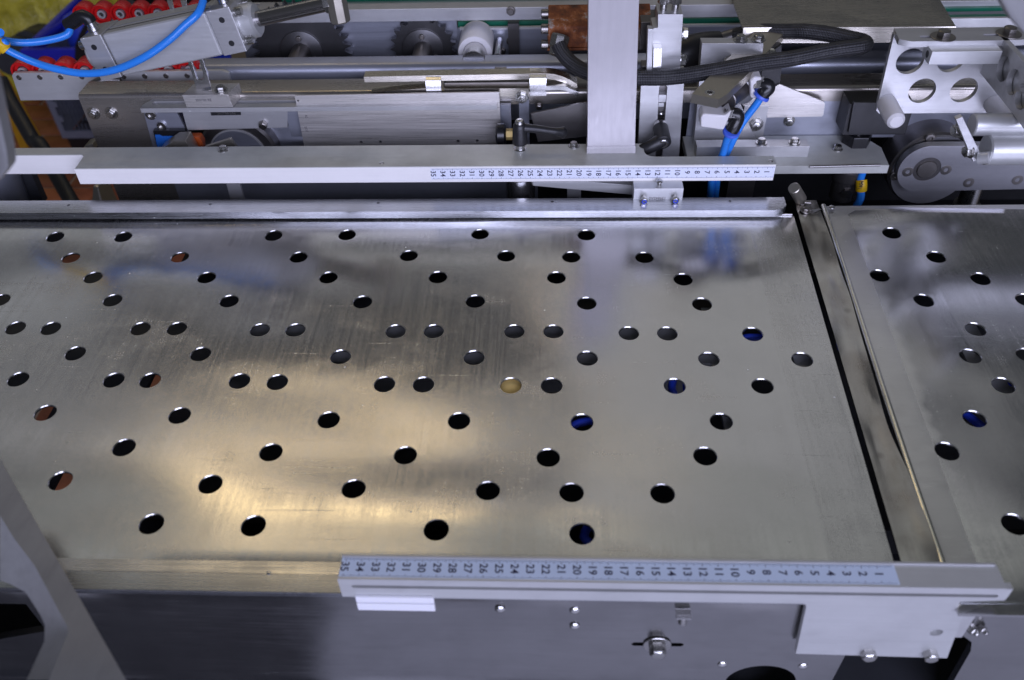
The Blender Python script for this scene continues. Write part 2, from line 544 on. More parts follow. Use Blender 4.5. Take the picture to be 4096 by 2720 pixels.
def tube(bm, pts, r, n=14, k=8, smooth=True):
    P = smooth_path(pts, k) if smooth else [Vector(p) for p in pts]
    uv = bm.loops.layers.uv.new('UVMap')
    d = (P[1] - P[0]).normalized()
    _, s, t = frame_of(d)
    rings, L = [], [0.0]
    for i, p in enumerate(P):
        dd = ((P[i + 1] if i + 1 < len(P) else p) - (P[i - 1] if i else p)).normalized()
        s = (s - dd * s.dot(dd)).normalized()
        t = dd.cross(s)
        rr = r(i / (len(P) - 1)) if callable(r) else r
        rings.append([bm.verts.new(p + (s * math.cos(2 * math.pi * j / n) + t * math.sin(2 * math.pi * j / n)) * rr) for j in range(n)])
        if i:
            L.append(L[-1] + (p - P[i - 1]).length)
    for i in range(len(P) - 1):
        for j in range(n):
            f = bm.faces.new((rings[i][j], rings[i][(j + 1) % n], rings[i + 1][(j + 1) % n], rings[i + 1][j]))
            for lp, (u, v) in zip(f.loops, ((j / n, L[i]), ((j + 1) / n, L[i]), ((j + 1) / n, L[i + 1]), (j / n, L[i + 1]))):
                lp[uv].uv = (u, v)
    bm.faces.new(list(reversed(rings[0])))
    bm.faces.new(rings[-1])
    return bm

def orient(p, d, spin=0.0):
    d, s, t = frame_of(d)
    m = Matrix((s, t, d)).transposed().to_4x4()
    if m.determinant() < 0:
        m = Matrix((-s, t, d)).transposed().to_4x4()
    return Matrix.Translation(Vector(p) * U) @ m @ Matrix.Rotation(spin, 4, 'Z')

CACHE = {}
def hex_mesh(r, h, mat, shank=0.0):
    key = ('hex', r, h, mat, shank)
    if key not in CACHE:
        bm = B()
        turn(bm, (0, 0, 0), (0, 0, 1), [(0, r), (h * 0.86, r), (h, r * 0.86)], 6)
        if shank:
            turn(bm, (0, 0, h), (0, 0, 1), [(0, r * 0.52), (shank, r * 0.52), (shank + .05, r * 0.42)], 14)
        else:
            turn(bm, (0, 0, h), (0, 0, 1), [(0, r * 0.80), (h * 0.06, r * 0.72)], 20)
        CACHE[key] = finish(bm, mat, 0.012)
    return CACHE[key]
def washer_mesh(r, h, mat):
    key = ('wash', r, h, mat)
    if key not in CACHE:
        CACHE[key] = finish(turn(B(), (0, 0, 0), (0, 0, 1), [(0, r), (h * .7, r), (h, r * .96)], 28), mat)
    return CACHE[key]
def socket_mesh(r, h, mat):
    key = ('sock', r, h, mat)
    if key not in CACHE:
        bm = turn(B(), (0, 0, 0), (0, 0, 1), [(0, r), (h * .8, r), (h, r * .9), (h, r * .52), (h * .35, r * .50)], 24, caps=False)
        turn(bm, (0, 0, h * .3), (0, 0, 1), [(0, r * .55), (h * .06, r * .55)], 6)
        CACHE[key] = finish(bm, mat)
    return CACHE[key]
def dome_mesh(r, h, mat):
    key = ('dome', r, h, mat)
    if key not in CACHE:
        CACHE[key] = finish(turn(B(), (0, 0, 0), (0, 0, 1), [(0, r), (h * .3, r * .98), (h * .6, r * .82), (h * .85, r * .5), (h, r * .12)], 20), mat)
    return CACHE[key]

def inst(name, me, parent, world):
    return link(bpy.data.objects.new(name, me), parent, world)

def hexbolt(parent, p, d=(0, 0, 1), r=0.42, h=0.36, wash=0.62, mat='bolt', spin=None, shank=0.0, name='bolt'):
    sp = random.uniform(0, 1) if spin is None else spin
    dv = Vector(d).normalized()
    t = 0.09 if wash else 0.0
    o = inst(name, hex_mesh(r, h, mat, shank), parent, orient(Vector(p) + dv * t, dv, sp))
    if wash:
        inst('washer', washer_mesh(wash, 0.10, mat), parent, orient(p, dv))
    return o
def socket(parent, p, d=(0, 0, 1), r=0.4, h=0.3, mat='bolt_dark', name='screw'):
    return inst(name, socket_mesh(r, h, mat), parent, orient(p, d, random.uniform(0, 1)))
def dome(parent, p, d, r=0.35, h=0.22, mat='bright', name='rivet'):
    return inst(name, dome_mesh(r, h, mat), parent, orient(p, d))

TEXT = {}
def text_mesh(s, size, mat):
    key = (s, size, mat)
    if key not in TEXT:
        cu = bpy.data.curves.new('numeral', 'FONT')
        cu.body = s
        cu.size = size * U
        cu.align_x = 'CENTER'
        cu.align_y = 'CENTER'
        cu.extrude = 0.00004
        cu.offset = 0.00010
        cu.resolution_u = 3
        t = bpy.data.objects.new('numeral', cu)
        me = bpy.data.meshes.new_from_object(t)
        bpy.data.objects.remove(t)
        bpy.data.curves.remove(cu)
        me.materials.clear()
        me.materials.append(MT[mat])
        TEXT[key] = me
    return TEXT[key]

def lettering(name, s, size, mat, parent, p, right, up):
    """Raised print: reads along `right`, tops of the letters towards `up`."""
    r, u = Vector(right).normalized(), Vector(up).normalized()
    m = Matrix((r, u, r.cross(u))).transposed().to_4x4()
    return inst(name, text_mesh(s, size, mat), parent, Matrix.Translation(Vector(p) * U) @ m)

# ================================================================== THE SETTING: tiled floor under and behind the machine
ZFLOOR = -85.0
floor = obj('floor', box(B(), -420, 300, 20, 520, ZFLOOR - 6, ZFLOOR - 0.5), 'grout')
front_floor = obj('front_floor', slab(B(), [(-38, 19.9), (-38, -40), (-115, -40), (-115, -420), (400, -420), (400, 19.9)], 'XY', ZFLOOR - 6, ZFLOOR - 0.4), 'concrete')  # unseen floor, made pale so front-facing metal mirrors it brightly
added_dark_floor = obj('added_dark_floor', slab(B(), [(-420, 19.9), (-420, -420), (-115.2, -420), (-115.2, -39.8), (-38.2, -39.8), (-38.2, 19.9)], 'XY', ZFLOOR - 6, ZFLOOR - 0.4), 'mat')  # unseen dark sheet, added so the skirt's left part mirrors dark
added_dark_floor['kind'] = 'structure'
front_floor['kind'] = 'structure'
floor['kind'] = 'structure'
tile_me = finish(box(B(), -9.95, 9.95, -4.7, 4.7, -0.9, 0.0), 'tile', 0.12)
for r in range(0, 20):
    for c in range(0, 8):
        x = -206 + c * 21.0 + (10.5 if r % 2 else 0)
        y = 82.6 + r * 10.4
        inst('tile', tile_me, floor, Matrix.Translation(Vector((x, y, ZFLOOR + random.uniform(-.08, .08))) * U))

# ================================================================== PERFORATED TABLE
def warp(x, y):
    z = 0.30 * noise.noise(Vector((x / 23 + 3.1, y / 15 + 1.7, 0.3)))
    z += 0.10 * noise.noise(Vector((x / 13 - 2.0 + y / 20, y / 6.0 + 5.0, 1.3)))
    z += 0.10 * math.exp(-((x + 3) ** 2 / 60 + (y - 36) ** 2 / 40)) - 0.10 * math.exp(-((x + 24) ** 2 / 160 + (y - 53) ** 2 / 60))
    z += 0.012 * math.exp(-((x - 2.6) ** 2 / 2.0 + (y - 41.4) ** 2 / 2.5))
    z += 0.010 * math.exp(-((x - 3.4) ** 2 / 1.4 + (y - 37.0) ** 2 / 1.6)) - 0.012 * math.exp(-((x - 5.4) ** 2 / 1.3 + (y - 57.2) ** 2 / 1.2))
    return z
HR = 0.85
HOLES = [(-50.60, 70.02, 0.00), (-43.47, 69.98, 0.00), (-27.95, 70.14, 0.00), (-20.42, 70.18, 0.00), (-6.93, 70.12, 0.00), (3.70, 70.07, 0.00),
         (-47.38, 66.36, 0.00), (-36.46, 66.54, -0.00), (-24.58, 66.51, 0.00), (-13.66, 66.48, 0.00), (-4.17, 66.39, 0.00), (2.13, 66.37, -0.00), (9.16, 66.29, 0.00),
         (-43.80, 63.13, 0.00), (-32.77, 63.25, 0.00), (-20.98, 63.24, 0.00), (-10.48, 63.10, 0.00), (0.69, 63.16, 0.00), (12.47, 62.89, 0.00),
         (-51.37, 59.82, 0.00), (-40.60, 59.77, 0.00), (-29.61, 59.78, 0.00), (-17.11, 59.61, -0.00), (-6.72, 59.62, 0.00), (3.42, 59.51, 0.00), (13.78, 59.40, 0.00),
         (-48.09, 55.94, 0.00), (-44.82, 55.89, 0.00), (-36.56, 55.86, -0.00), (-33.24, 55.87, -0.00), (-25.71, 55.78, -0.00), (-22.51, 55.79, 0.00), (-13.53, 55.65, 0.00), (-10.14, 55.66, 0.00), (-3.03, 55.57, 0.00), (0.39, 55.58, -0.00), (6.95, 55.49, 0.00), (10.29, 55.50, 0.00), (17.63, 55.47, 0.00),
         (-41.24, 52.69, 0.00), (-30.07, 52.58, 0.00), (-17.84, 52.37, 0.00), (-6.36, 52.32, 0.00), (3.24, 52.26, 0.00), (13.45, 52.31, -0.00), (21.17, 52.25, 0.00),
         (-44.88, 49.53, 0.00), (-36.56, 49.43, 0.00), (-33.43, 49.40, 0.00), (-25.82, 49.40, 0.00), (-22.61, 49.32, 0.00), (-13.60, 49.18, 0.00), (-10.35, 49.15, 0.00), (-3.11, 49.05, 0.00), (0.23, 49.03, 0.00), (10.25, 49.10, 0.00), (17.31, 49.09, 0.00),
         (-40.82, 45.71, 0.00), (-29.64, 45.47, 0.00), (-17.52, 45.25, 0.00), (-7.09, 45.21, 0.00), (2.61, 45.11, 0.00), (13.44, 45.21, 0.00),
         (-32.93, 42.09, 0.00), (-21.34, 41.83, 0.00), (-10.93, 41.72, 0.00), (-0.03, 41.55, 0.00), (11.74, 41.72, 0.00),
         (-36.60, 38.85, 0.00), (-25.11, 38.67, 0.00), (-14.33, 38.40, 0.00), (-4.42, 38.33, 0.00), (1.67, 38.25, 0.00), (8.24, 38.26, 0.00),
         (-28.34, 35.11, 0.00), (-20.93, 35.03, 0.00), (-7.86, 34.86, 0.00), (2.33, 34.68, 0.00)]
HOLES_R = [(33.53, 69.93, 0.00), (36.60, 66.15, 0.00), (30.57, 63.33, 0.00), (39.58, 62.94, 0.00), (33.50, 59.85, 0.00), (42.51, 60.03, 0.00), (36.72, 56.09, 0.00), (35.03, 52.63, 0.00), (39.69, 52.76, 0.00),
           (36.42, 49.23, 0.00), (32.91, 45.65, 0.00), (29.70, 42.33, 0.00), (32.08, 35.79, 0.00), (52.0, 66.4, 0), (54.5, 59.5, 0), (49.5, 45.3, 0), (44.0, 35.0, 0), (56, 52.4, 0), (57, 41.8, 0)]
def seam_x(y):                       # the joint between the two tables runs slightly askew
    return 23.1 + (y - 33.0) * 0.0415
def plate_fill(x0, x1, y0, y1, step, holes):
    out = []
    ny = int((y1 - y0) / step)
    for i in range(1, int((x1 - x0) / step)):
        for j in range(1, ny):
            x, y = x0 + i * step + (step / 2 if j % 2 else 0), y0 + j * step
            if all((x - h[0]) ** 2 + (y - h[1]) ** 2 > 1.12 for h in holes):
                out.append((x, y))
    return out
def warp_main(x, y):
    z = warp(x, y)
    s = seam_x(y)
    k = max(0.0, x - (s - 4.3 + (y - 33) * -0.012))
    return z * min(1.0, max(0.0, (s - x) / 6.0)) * min(1, max(0, (73.4 - y) / 3.5)) * (lambda q: q * q * (3 - 2 * q))(min(1, max(0, (y - 31.5) / 6.5))) - 0.018 * k + 0.012 * max(0, y - 72.6) * 4
poly = [(-78, 31.2), (seam_x(31.2), 31.2), (seam_x(73.2), 73.2), (-78, 73.2)]
fill = [p for p in plate_fill(-78, 25, 31.2, 73.2, 0.95, HOLES) if p[0] < seam_x(p[1]) - 0.4]
circ = lambda h: circle2(h[0], h[1], HR + 0.05, 30)
def hole_edges(holes, surf):
    bm = B()
    for h in holes:
        rows = []
        for rr, dz in ((HR + .049, -.002), (HR, -.075), (HR, -.2)):
            rows.append([bm.verts.new((x, y, surf(x, y) + dz)) for x, y in circle2(h[0], h[1], rr, 30)])
        for p, q in zip(rows, rows[1:]):
            for i in range(30):
                bm.faces.new((p[i], p[(i + 1) % 30], q[(i + 1) % 30], q[i]))
    return bm
t = thing('perforated_table', 'large dented stainless steel table top punched with scattered round holes', 'table top', (-20, 31.2, 0))
def matte_border(o, test, mat='border'):
    o.data.materials.append(MT[mat])
    for f in o.data.polygons:
        c = (f.center + o.matrix_basis.translation) / U
        if test(c.x, c.y):
            f.material_index = 1
fold = lambda y: seam_x(y) - 4.3 - (y - 33) * 0.012
# a row of points on each fold line keeps the crease straight
fill = [p for p in fill if abs(p[0] - fold(p[1])) > 0.45 and abs(p[1] - 72.35) > 0.4] + [(fold(33 + k * 0.8), 33 + k * 0.8) for k in range(48) if all((fold(33 + k * .8) - h[0]) ** 2 + (33 + k * .8 - h[1]) ** 2 > 1.1 for h in HOLES)] + [(-77 + k, 72.35) for k in range(96)]
po = obj('plate', slab(B(), poly, 'XY', -0.2, 0.0, [circ(h) for h in HOLES], fill, warp_main), 'plate', t)
matte_border(po, lambda x, y: x > fold(y) - .02 or y > 72.34)
obj('deburred_edges', hole_edges(HOLES, warp_main), 'border', t)['kind'] = 'stuff'
obj('back_flange', box(B(), -78, 24.6, 73.25, 73.4, -3.0, 0.12), 'plate', t)

def warp_right(x, y):
    s = seam_x(y) + 3.0
    k = max(0.0, s + 2.35 - x)
    e = min(1, max(0, (x - s - 2.3) / 5))
    return e * (warp(x + 17, y - 6) + 0.05 * math.sin(y / 3.4 + x / 8)) - 0.06 * k + 0.10
polyr = [(seam_x(29) + 3.1, 29.0), (70, 29.0), (70, 74.9), (seam_x(74.9) + 3.1, 74.9)]
fillr = [p for p in plate_fill(25.5, 70, 29, 74.9, 1.0, HOLES_R) if p[0] > seam_x(p[1]) + 3.4]
t = thing('perforated_table', 'right hand perforated steel table top beyond the bent metal strip', 'table top', (45, 29, 0))
fold_r = lambda y: seam_x(y) + 5.35
fillr = [p for p in fillr if abs(p[0] - fold_r(p[1])) > 0.45 and abs(p[1] - 73.9) > .4] + [(fold_r(30 + k * .8), 30 + k * .8) for k in range(55)] + [(31 + k, 73.9) for k in range(39)]
pr = obj('plate', slab(B(), polyr, 'XY', -0.2, 0.0, [circ(h) for h in HOLES_R], fillr, warp_right), 'plate', t)
matte_border(pr, lambda x, y: x < fold_r(y) + .02 or y > 73.88, 'flange')
obj('deburred_edges', hole_edges(HOLES_R, warp_right), 'border', t)['kind'] = 'stuff'
hem = [(seam_x(y) + 3.05 + 0.10 * math.sin(y / 9), y, 0.20) for y in (74.6, 68, 60, 50, 41, 35, 29.5)]
obj('rolled_edge', tube(B(), hem, 0.26, 12, 6), 'rod', t)
dome(t, (28.72, 74.19, 0.30), (0, 0, 1), 0.30, 0.2, 'bolt')

# ------------------------------------------------------------------ bent strip that covers the joint
t = thing('joint_cover_strip', 'long bent and scuffed steel strip lying in the gap between the two tables', 'metal strip', (25, 31, 0))
bm = B()
prev = None
ny = 60
for i in range(ny + 1):
    y = 30.6 + (75.6 - 30.6) * i / ny
    xl = seam_x(y) + 0.36
    xr = seam_x(y) + 2.72 + 0.16 * math.sin(y / 5.0 + 1) - 0.22 * math.exp(-(y - 64) ** 2 / 8) - 0.30 * math.exp(-(y - 44) ** 2 / 10)
    bz = 0.26
    row = []
    for j in range(9):
        u = j / 8
        z = bz + 0.10 * noise.noise(Vector((u * 1.5, y / 6, 4))) + 0.03 * noise.noise(Vector((u * 4, y / 1.8, 2))) + 0.10 * u * u * math.sin(y / 4.4) + 0.16 * max(0, u - 0.5) * math.exp(-(y - 64.5) ** 2 / 5) + 0.30 * max(0, u - 0.5) * math.exp(-(y - 44) ** 2 / 9) + 0.22 * max(0, u - .5) * math.exp(-(y - 35) ** 2 / 5)
        row.append((xl + (xr - xl) * u, y, z))
    top = [bm.verts.new(p) for p in row]
    bot = [bm.verts.new((p[0], p[1], p[2] - 0.16)) for p in row]
    if prev:
        pt, pb = prev
        for j in range(8):
            bm.faces.new((pt[j], pt[j + 1], top[j + 1], top[j]))
            bm.faces.new((bot[j], bot[j + 1], pb[j + 1], pb[j]))
        bm.faces.new((pt[0], top[0], bot[0], pb[0]))
        bm.faces.new((pt[8], pb[8], bot[8], top[8]))
    else:
        for j in range(8):
            bm.faces.new((top[j], top[j + 1], bot[j + 1], bot[j]))
    prev = (top, bot)
for j in range(8):
    bm.faces.new((prev[1][j], prev[1][j + 1], prev[0][j + 1], prev[0][j]))
obj('strip', bm, 'strip', t)
hexbolt(t, (25.90, 73.53, 0.35), (0.15, -.1, 1), 0.34, 0.28, 0.55, 'bolt_dark')
hexbolt(t, (25.87, 74.98, 0.35), (0.1, -.1, 1), 0.30, 0.26, 0.42, 'bolt_dark', shank=0.0)
bm = B()
cyl(bm, (25.75, 75.23, 0.60), (24.48, 74.26, 2.60), 0.62, 0.60, 20, 0.07)
obj('stud', bm, 'beige_steel', t)
obj('pin', cyl(B(), (25.91, 74.42, 0.75), (26.56, 74.27, 0.80), 0.16, 0.16, 12, .04), 'bolt_dark', t)
bm = B()
vs = [(26.32, 73.58, 0.42), (27.20, 73.64, 0.55), (27.64, 73.86, 0.30), (26.84, 73.34, 0.30)]
hexa(bm, [(p[0], p[1], p[2] - .08) for p in vs] + vs)
obj('torn_lip', bm, 'strip', t)

# ------------------------------------------------------------------ flat rail along the far edge of the table
t = thing('table_back_rail', 'flat brushed rail with small countersunk holes along the far edge of the table', 'rail', (-20, 72.7, 0))
hl = [(-35.35, 74.17, 1.00), (-17.71, 74.27, 1.00), (0.29, 74.38, 1.00), (18.37, 74.31, 1.00), (-50.49, 74.12, 1.00)]
rail_poly = [(-78, 72.7), (22.6, 72.7), (23.5, 73.0), (23.9, 73.6), (23.95, 75.0), (-78, 75.0)]
obj('rail', slab(B(), rail_poly, 'XY', 0.20, 1.0, [circle2(h[0], h[1], 0.16, 12) for h in hl]), 'rail', t)
obj('support_strip', box(B(), -78, 23.6, 73.5, 74.8, -4, 0.19), 'steel_dark', t)
for h in hl:
    socket(t, (h[0], h[1], 0.75), (0, 0, 1), 0.15, 0.12)

# ================================================================== FRONT RAIL AND SKIRT
YF = 29.45
t = thing('table_front_rail', 'plain flat rail along the near edge of the table left of the ruler', 'rail', (-30, 29.7, 0))
obj('rail', box(B(), -78, 60, 29.72, 31.15, -0.42, 0.10), 'rail', t, 0.06)
obj('lip', hexa(B(), [(-78, 31.15, -0.3), (60, 31.15, -0.3), (60, 32.1, -.05), (-78, 32.1, -.05), (-78, 31.15, 0.098), (60, 31.15, 0.098), (60, 32.15, 0.03), (-78, 32.15, 0.03)]), 'rail', t)
dome(t, (-18.85, 31.19, 0.10), (0, 0, 1), 0.16, 0.05, 'bright')

t = thing('front_skirt', 'dark steel skirt panel with slots and bolts below the near edge of the table', 'panel', (-10, 30.3, -14))
YS = 30.25
sk = [(-78, -16), (-78, -0.45), (60, -0.45), (60, -16)]
big = circle2(15.83, -12.31, 2.6, 44)
open_poly = [(21.14, 30.25, -7.33), (20.92, 30.25, -17.08), (30.11, 30.25, -16.64), (29.51, 30.25, -7.02), (29.17, 30.25, -5.80), (28.40, 30.25, -5.05), (27.71, 30.25, -4.90), (22.09, 30.25, -4.56)]
open2 = [(p[0], p[2]) for p in open_poly]
open3 = [(-77.9, -8.0), (-77.9, -2.84), (-36.45, -2.78), (-36.50, -6.57), (-41.14, -8.0)]
sl = slot2(5.92, 9.61, -7.01, 0.24)
skf = [(-77 + 1.5 * i, -1.2 - 1.4 * j) for i in range(91) for j in range(10)]
skf = [p for p in skf if not any(inside(p, h) for h in (big, open2, sl, open3))]
obj('panel', slab(B(), sk, 'XZ', YS, YS + 0.55, [big, open2, sl, open3], skf, lambda x, z: 0.16 * noise.noise(Vector((x / 11, z / 9, 6.2))) * min(1, max(0, (-.5 - z) / 2))), 'skirt', t)
obj('inner_shade_sheet', box(B(), -78, 60, 44.0, 44.3, -60, -12.5), 'void', t)  # black sheet in place of the shade behind the skirt openings
for p in ((-3.27, 30.25, -2.45), (1.79, 30.25, -2.46), (1.83, 30.25, -4.54), (12.67, 30.25, -9.65), (18.47, 30.25, -9.69)):
    dome(t, p, (0, -1, 0.05), 0.36, 0.2, 'bright')
hexbolt(t, (7.72, 30.25, -6.95), (0, -1, 0), 0.60, 0.75, 1.0, 'bolt', spin=0.1)
cy0 = (9.00, 30.00, -2.07)
obj('catch_plate', box(B(), cy0[0] - 0.5, cy0[0] + 0.5, 29.5, 30.2, cy0[2] - 0.1, cy0[2] + 0.12), 'bright', t, 0.03)
obj('catch_pin', cyl(B(), (cy0[0], 29.8, cy0[2] - 0.1), (cy0[0], 29.7, cy0[2] - 0.8), 0.3, 0.3, 16, .04), 'bolt', t)
hexbolt(t, (28.21, 30.25, -3.60), (0.5, -1, 0.1), 0.34, 0.5, 0.45, 'bolt', shank=0.2)
hexbolt(t, (29.01, 30.25, -3.74), (0.5, -1, 0.1), 0.30, 0.4, 0, 'bolt', shank=0.2)

# ================================================================== FRONT RULER GUIDE
ZR = 2.30
def ruler(parent, tape_mat, x_at, a_along, base, up_dir, out_dir, width, n_to, x_end, flip_num):
    """Printed centimetre scale: marks at x_at - k, lying in the plane of up_dir; prints stand proud of the tape by a hair."""
    up = Vector(up_dir)
    out = Vector(out_dir)
    def P(x, h, o):
        return Vector((x, base[1], base[2])) + up * h + out * o
    bm = B()
    x0, x1 = x_at - 35 - 0.28, x_end
    hexa(bm, [P(x0, 0, 0), P(x1, 0, 0), P(x1, width, 0), P(x0, width, 0), P(x0, 0, .012), P(x1, 0, .012), P(x1, width, .012), P(x0, width, .012)])
    tp = obj('ruler_tape', bm, tape_mat, parent)
    bm = B()
    for k in range(1, 352):
        x = x_at - k / 10
        if x > x_end - 0.05 or x < x0 + .03:
            continue
        L = 0.26 if k % 10 == 0 else (0.20 if k % 5 == 0 else 0.13)
        w = 0.016 if k % 10 else 0.02
        for h0, h1 in ((0.02, L * .8), (width - L, width - 0.02)):
            v = [bm.verts.new(P(xx, hh, 0.0135)) for xx, hh in ((x - w, h0), (x + w, h0), (x + w, h1), (x - w, h1))]
            bm.faces.new(v)
    bm2 = bm
    o = obj('tick_marks', bm2, 'ink', tp)
    o['kind'] = 'stuff'
    for k in range(1, n_to + 1):
        s = str(k)
        right = -up
        lettering('numeral', s, 0.74, 'ink', tp, P(x_at - k - 0.03, width * 0.53, 0.017), right, (1, 0, 0))
    return tp

t = thing('front_ruler_guide', 'near guide bar with pale blue centimetre scale on top and a long slot', 'ruler guide', (8, 29.5, 0))
xr0 = 21.84
XL, XRR = -13.5, 28.75
slotp = slot2(-12.73, 28.13, 1.45, 0.17)
zb = 0.18
bx0, bx1 = 16.62, 26.05
front_poly = [(XL, ZR - 0.02), (XL, zb), (bx0 - 0.35, zb), (bx0 - 0.1, zb - 0.08), (bx0, zb - 0.4), (17.16, -6.38), (27.50, -6.62),
              (26.71, -0.63), (26.08, -0.10), (26.05, 0.70), (28.70, 0.96), (XRR, ZR - 0.9), (XRR, ZR - 0.02)]
hole_b = circle2(25.74, -3.18, 0.42, 20)
obj('face_bar', slab(B(), front_poly, 'XZ', YF, YF + 0.45, [slotp, hole_b]), 'alu_white', t)
obj('slot_back', box(B(), XL + .2, XRR - .2, YF + 0.455, YF + 0.5, 1.2, 1.7), 'steel_dark', t)
obj('top_bar', box(B(), XL, XRR - 0.35, YF + 0.004, YF + 1.78, ZR - 0.55, ZR), 'alu_white', t, 0.05)
obj('rear_lip', box(B(), XL, XRR - 0.5, YF + 1.62, YF + 1.80, ZR - 0.5, ZR + 0.13), 'alu', t, 0.04)
obj('hole_back', box(B(), 18, 28, YF + 0.46, YF + 0.6, -4.6, -0.6), 'alu', t)
ruler(t, 'tape_front', xr0, None, (0, YF + 0.20, ZR + 0.001), (0, 1, 0), (0, 0, 1), 1.36, 35, 21.94, False)
hexbolt(t, (21.97, 29.45, -5.99), (0, -1, 0), 0.52, 0.5, 0, 'bolt')
hexbolt(t, (26.12, 29.45, -5.93), (0, -1, 0), 0.52, 0.5, 0, 'bolt')
bm = B()
YC = 29.2
box(bm, -12.60, -7.45, YC, YC + 0.24, -1.06, -0.23)
o = obj('foam_strip', bm, 'clear', t, 0.04)
bm = B()
box(bm, -12.60, -7.45, YC + .05, YC + 0.24, -0.18, 0.47)
obj('foam_strip', bm, 'clear', t, 0.04)

# ================================================================== REAR RULER GUIDE
YB = 76.2
ZB = 4.15
t = thing('rear_ruler_guide', 'far aluminium guide bar with white centimetre scale on its front face', 'ruler guide', (0, 76.2, 2.2))
outline = [(-78, 79.0), (-49.9, 79.0), (-49.55, 78.7), (-49.45, 76.2), (22.85, 76.2), (22.85, 77.8), (10.9, 77.8), (10.3, 77.95), (9.95, 78.3), (9.8, 78.8), (9.8, 80.45), (-78, 80.45)]
hb = [(-17.32, 76.89, 4.15), (22.39, 76.83, 4.15)]
obj('bar_top', slab(B(), outline, 'XY', ZB - 0.10, ZB, [circle2(h[0], h[1], 0.28, 16) for h in hb]), 'alu_top', t)
front_part = [(-49.6, 76.22), (22.82, 76.22), (22.82, 77.75), (-49.5, 79.2)]
obj('bar', ngon(B(), front_part, 'XY', 2.25, ZB - 0.102), 'bar_white', t)
obj('bar', box(B(), -78, -49.62, 79.02, 80.4, 1.8, ZB - 0.102), 'bar_white', t)
obj('bar', box(B(), -49.4, 9.75, 79.25, 80.4, 2.4, ZB - 0.102), 'alu', t)
for h in hb:
    socket(t, (h[0], h[1], ZB - 0.32), (0, 0, 1), 0.27, 0.25)
ruler(t, 'tape', 23.04, None, (0, YB + 0.018, 2.58), (0, 0, 1), (0, -1, 0), 1.30, 35, 22.80, False)
for p in ((-34.74, 79.72, 4.15), (2.55, 80.01, 4.15)):
    hexbolt(t, p, (0, 0, 1), 0.42, 0.36, 0.58, 'bolt')

# arm, ferrule and stop block that hang under the rear guide
t = thing('stop_block', 'small stamped aluminium block with two nuts hanging under the far scale', 'block', (14, 74.6, 0.3))
YK = 74.7
bx = (8.61, 13.61, 0.49, 2.30)
obj('body', box(B(), bx[0], bx[1], YK, 76.9, bx[2], bx[3]), 'alu_white', t, 0.05)
for x in (982, 1215):
    pass
for p in ((9.64, 74.70, 1.23), (12.81, 74.70, 1.26)):
    obj('screw_shank', cyl(B(), (p[0], p[1], p[2] + .1), (p[0], p[1] - 0.5, p[2] + .1), 0.20, 0.2, 14), 'bolt', t)
    hexbolt(t, (p[0], p[1] - 0.35, p[2] + .1), (0, -1, -0.15), 0.40, 0.42, 0, 'bolt', name='nut')
    obj('nut_insert', ring(B(), (p[0], p[1] - 0.78, p[2] + .04), (0, -1, -0.15), 0.17, 0.25, 0.06, 20), 'blue_dark', t)
p = (11.21, 75.69, 2.35)
obj('pin', cyl(B(), (p[0], p[1] - 0.2, bx[3]), (p[0], p[1] - 0.2, bx[3] + 0.35), 0.22, 0.22, 16, .03), 'bolt', t)
inst('pin_head', dome_mesh(0.36, 0.16, 'bolt'), t, orient((p[0], p[1] - 0.2, bx[3] + 0.35), (0, 0, 1)))
lettering('stamped_number', '139843A0', 0.42, 'stamp', t, (11.05, YK - 0.004, 1.17), (-1, 0, 0), (0, 0, -1))
t = thing('swing_arm', 'tapered light metal arm on a round ferrule under the far scale', 'arm', (0, 77, 1))
YA = 77.2
pp = [(-1.88, 77.20, 1.52), (-1.89, 77.20, 1.14), (8.95, 77.20, -0.08), (8.87, 77.20, 1.08), (3.93, 77.20, 1.57)]
obj('arm', ngon(B(), [(q[0], q[2]) for q in pp], 'XZ', YA, YA + 1.4), 'alu_white', t, 0.04)
c = (-3.08, 77.20, 1.56)
obj('ferrule', cyl(B(), (c[0], 77.8, 2.2), (c[0], 77.8, -0.55), 1.55, 1.55, 36, .1), 'bright', t)
t = thing('hanging_tab', 'short pale metal tab hanging below the left half of the far scale', 'tab', (-33, 80, 0))
tb = [(-35.40, 79.50, 0.05), (-33.91, 79.50, 0.04), (-33.92, 79.50, -2.14), (-35.48, 79.50, -2.13)]
obj('tab', ngon(B(), [(q[0], q[2]) for q in tb], 'XZ', 79.5, 79.9), 'alu', t, 0.03)
t = thing('hanging_tab', 'short pale metal tab hanging behind the tapered arm under the far scale', 'tab', (2, 80, 0))
tb = [(1.93, 79.50, -0.60), (3.42, 79.50, -0.61), (3.46, 79.50, -1.90), (1.95, 79.50, -1.89)]
obj('tab', ngon(B(), [(q[0], q[2]) for q in tb], 'XZ', 79.5, 79.9), 'alu', t, 0.03)

# ------------------------------------------------------------------ upright post standing on the rear guide
t = thing('upright_post', 'broad pale anodised post standing upright on the far guide bar', 'post', (6.3, 78.6, 4.15))
hexa_pts = [(3.92, 78.55, 4.16), (8.82, 78.55, 4.16), (8.82, 80.30, 4.16), (3.92, 80.30, 4.16), (3.45, 80.0, 24.0), (8.05, 80.0, 24.0), (8.05, 81.75, 24.0), (3.45, 81.75, 24.0)]
obj('column', hexa(B(), hexa_pts), 'post', t, 0.06)
obj('foot', hexa(B(), [(3.86, 78.47, 4.155), (8.88, 78.47, 4.155), (8.88, 80.36, 4.155), (3.86, 80.36, 4.155), (3.86, 78.53, 4.95), (8.86, 78.53, 4.95), (8.86, 80.4, 4.95), (3.86, 80.4, 4.95)]), 'post', t, 0.03)

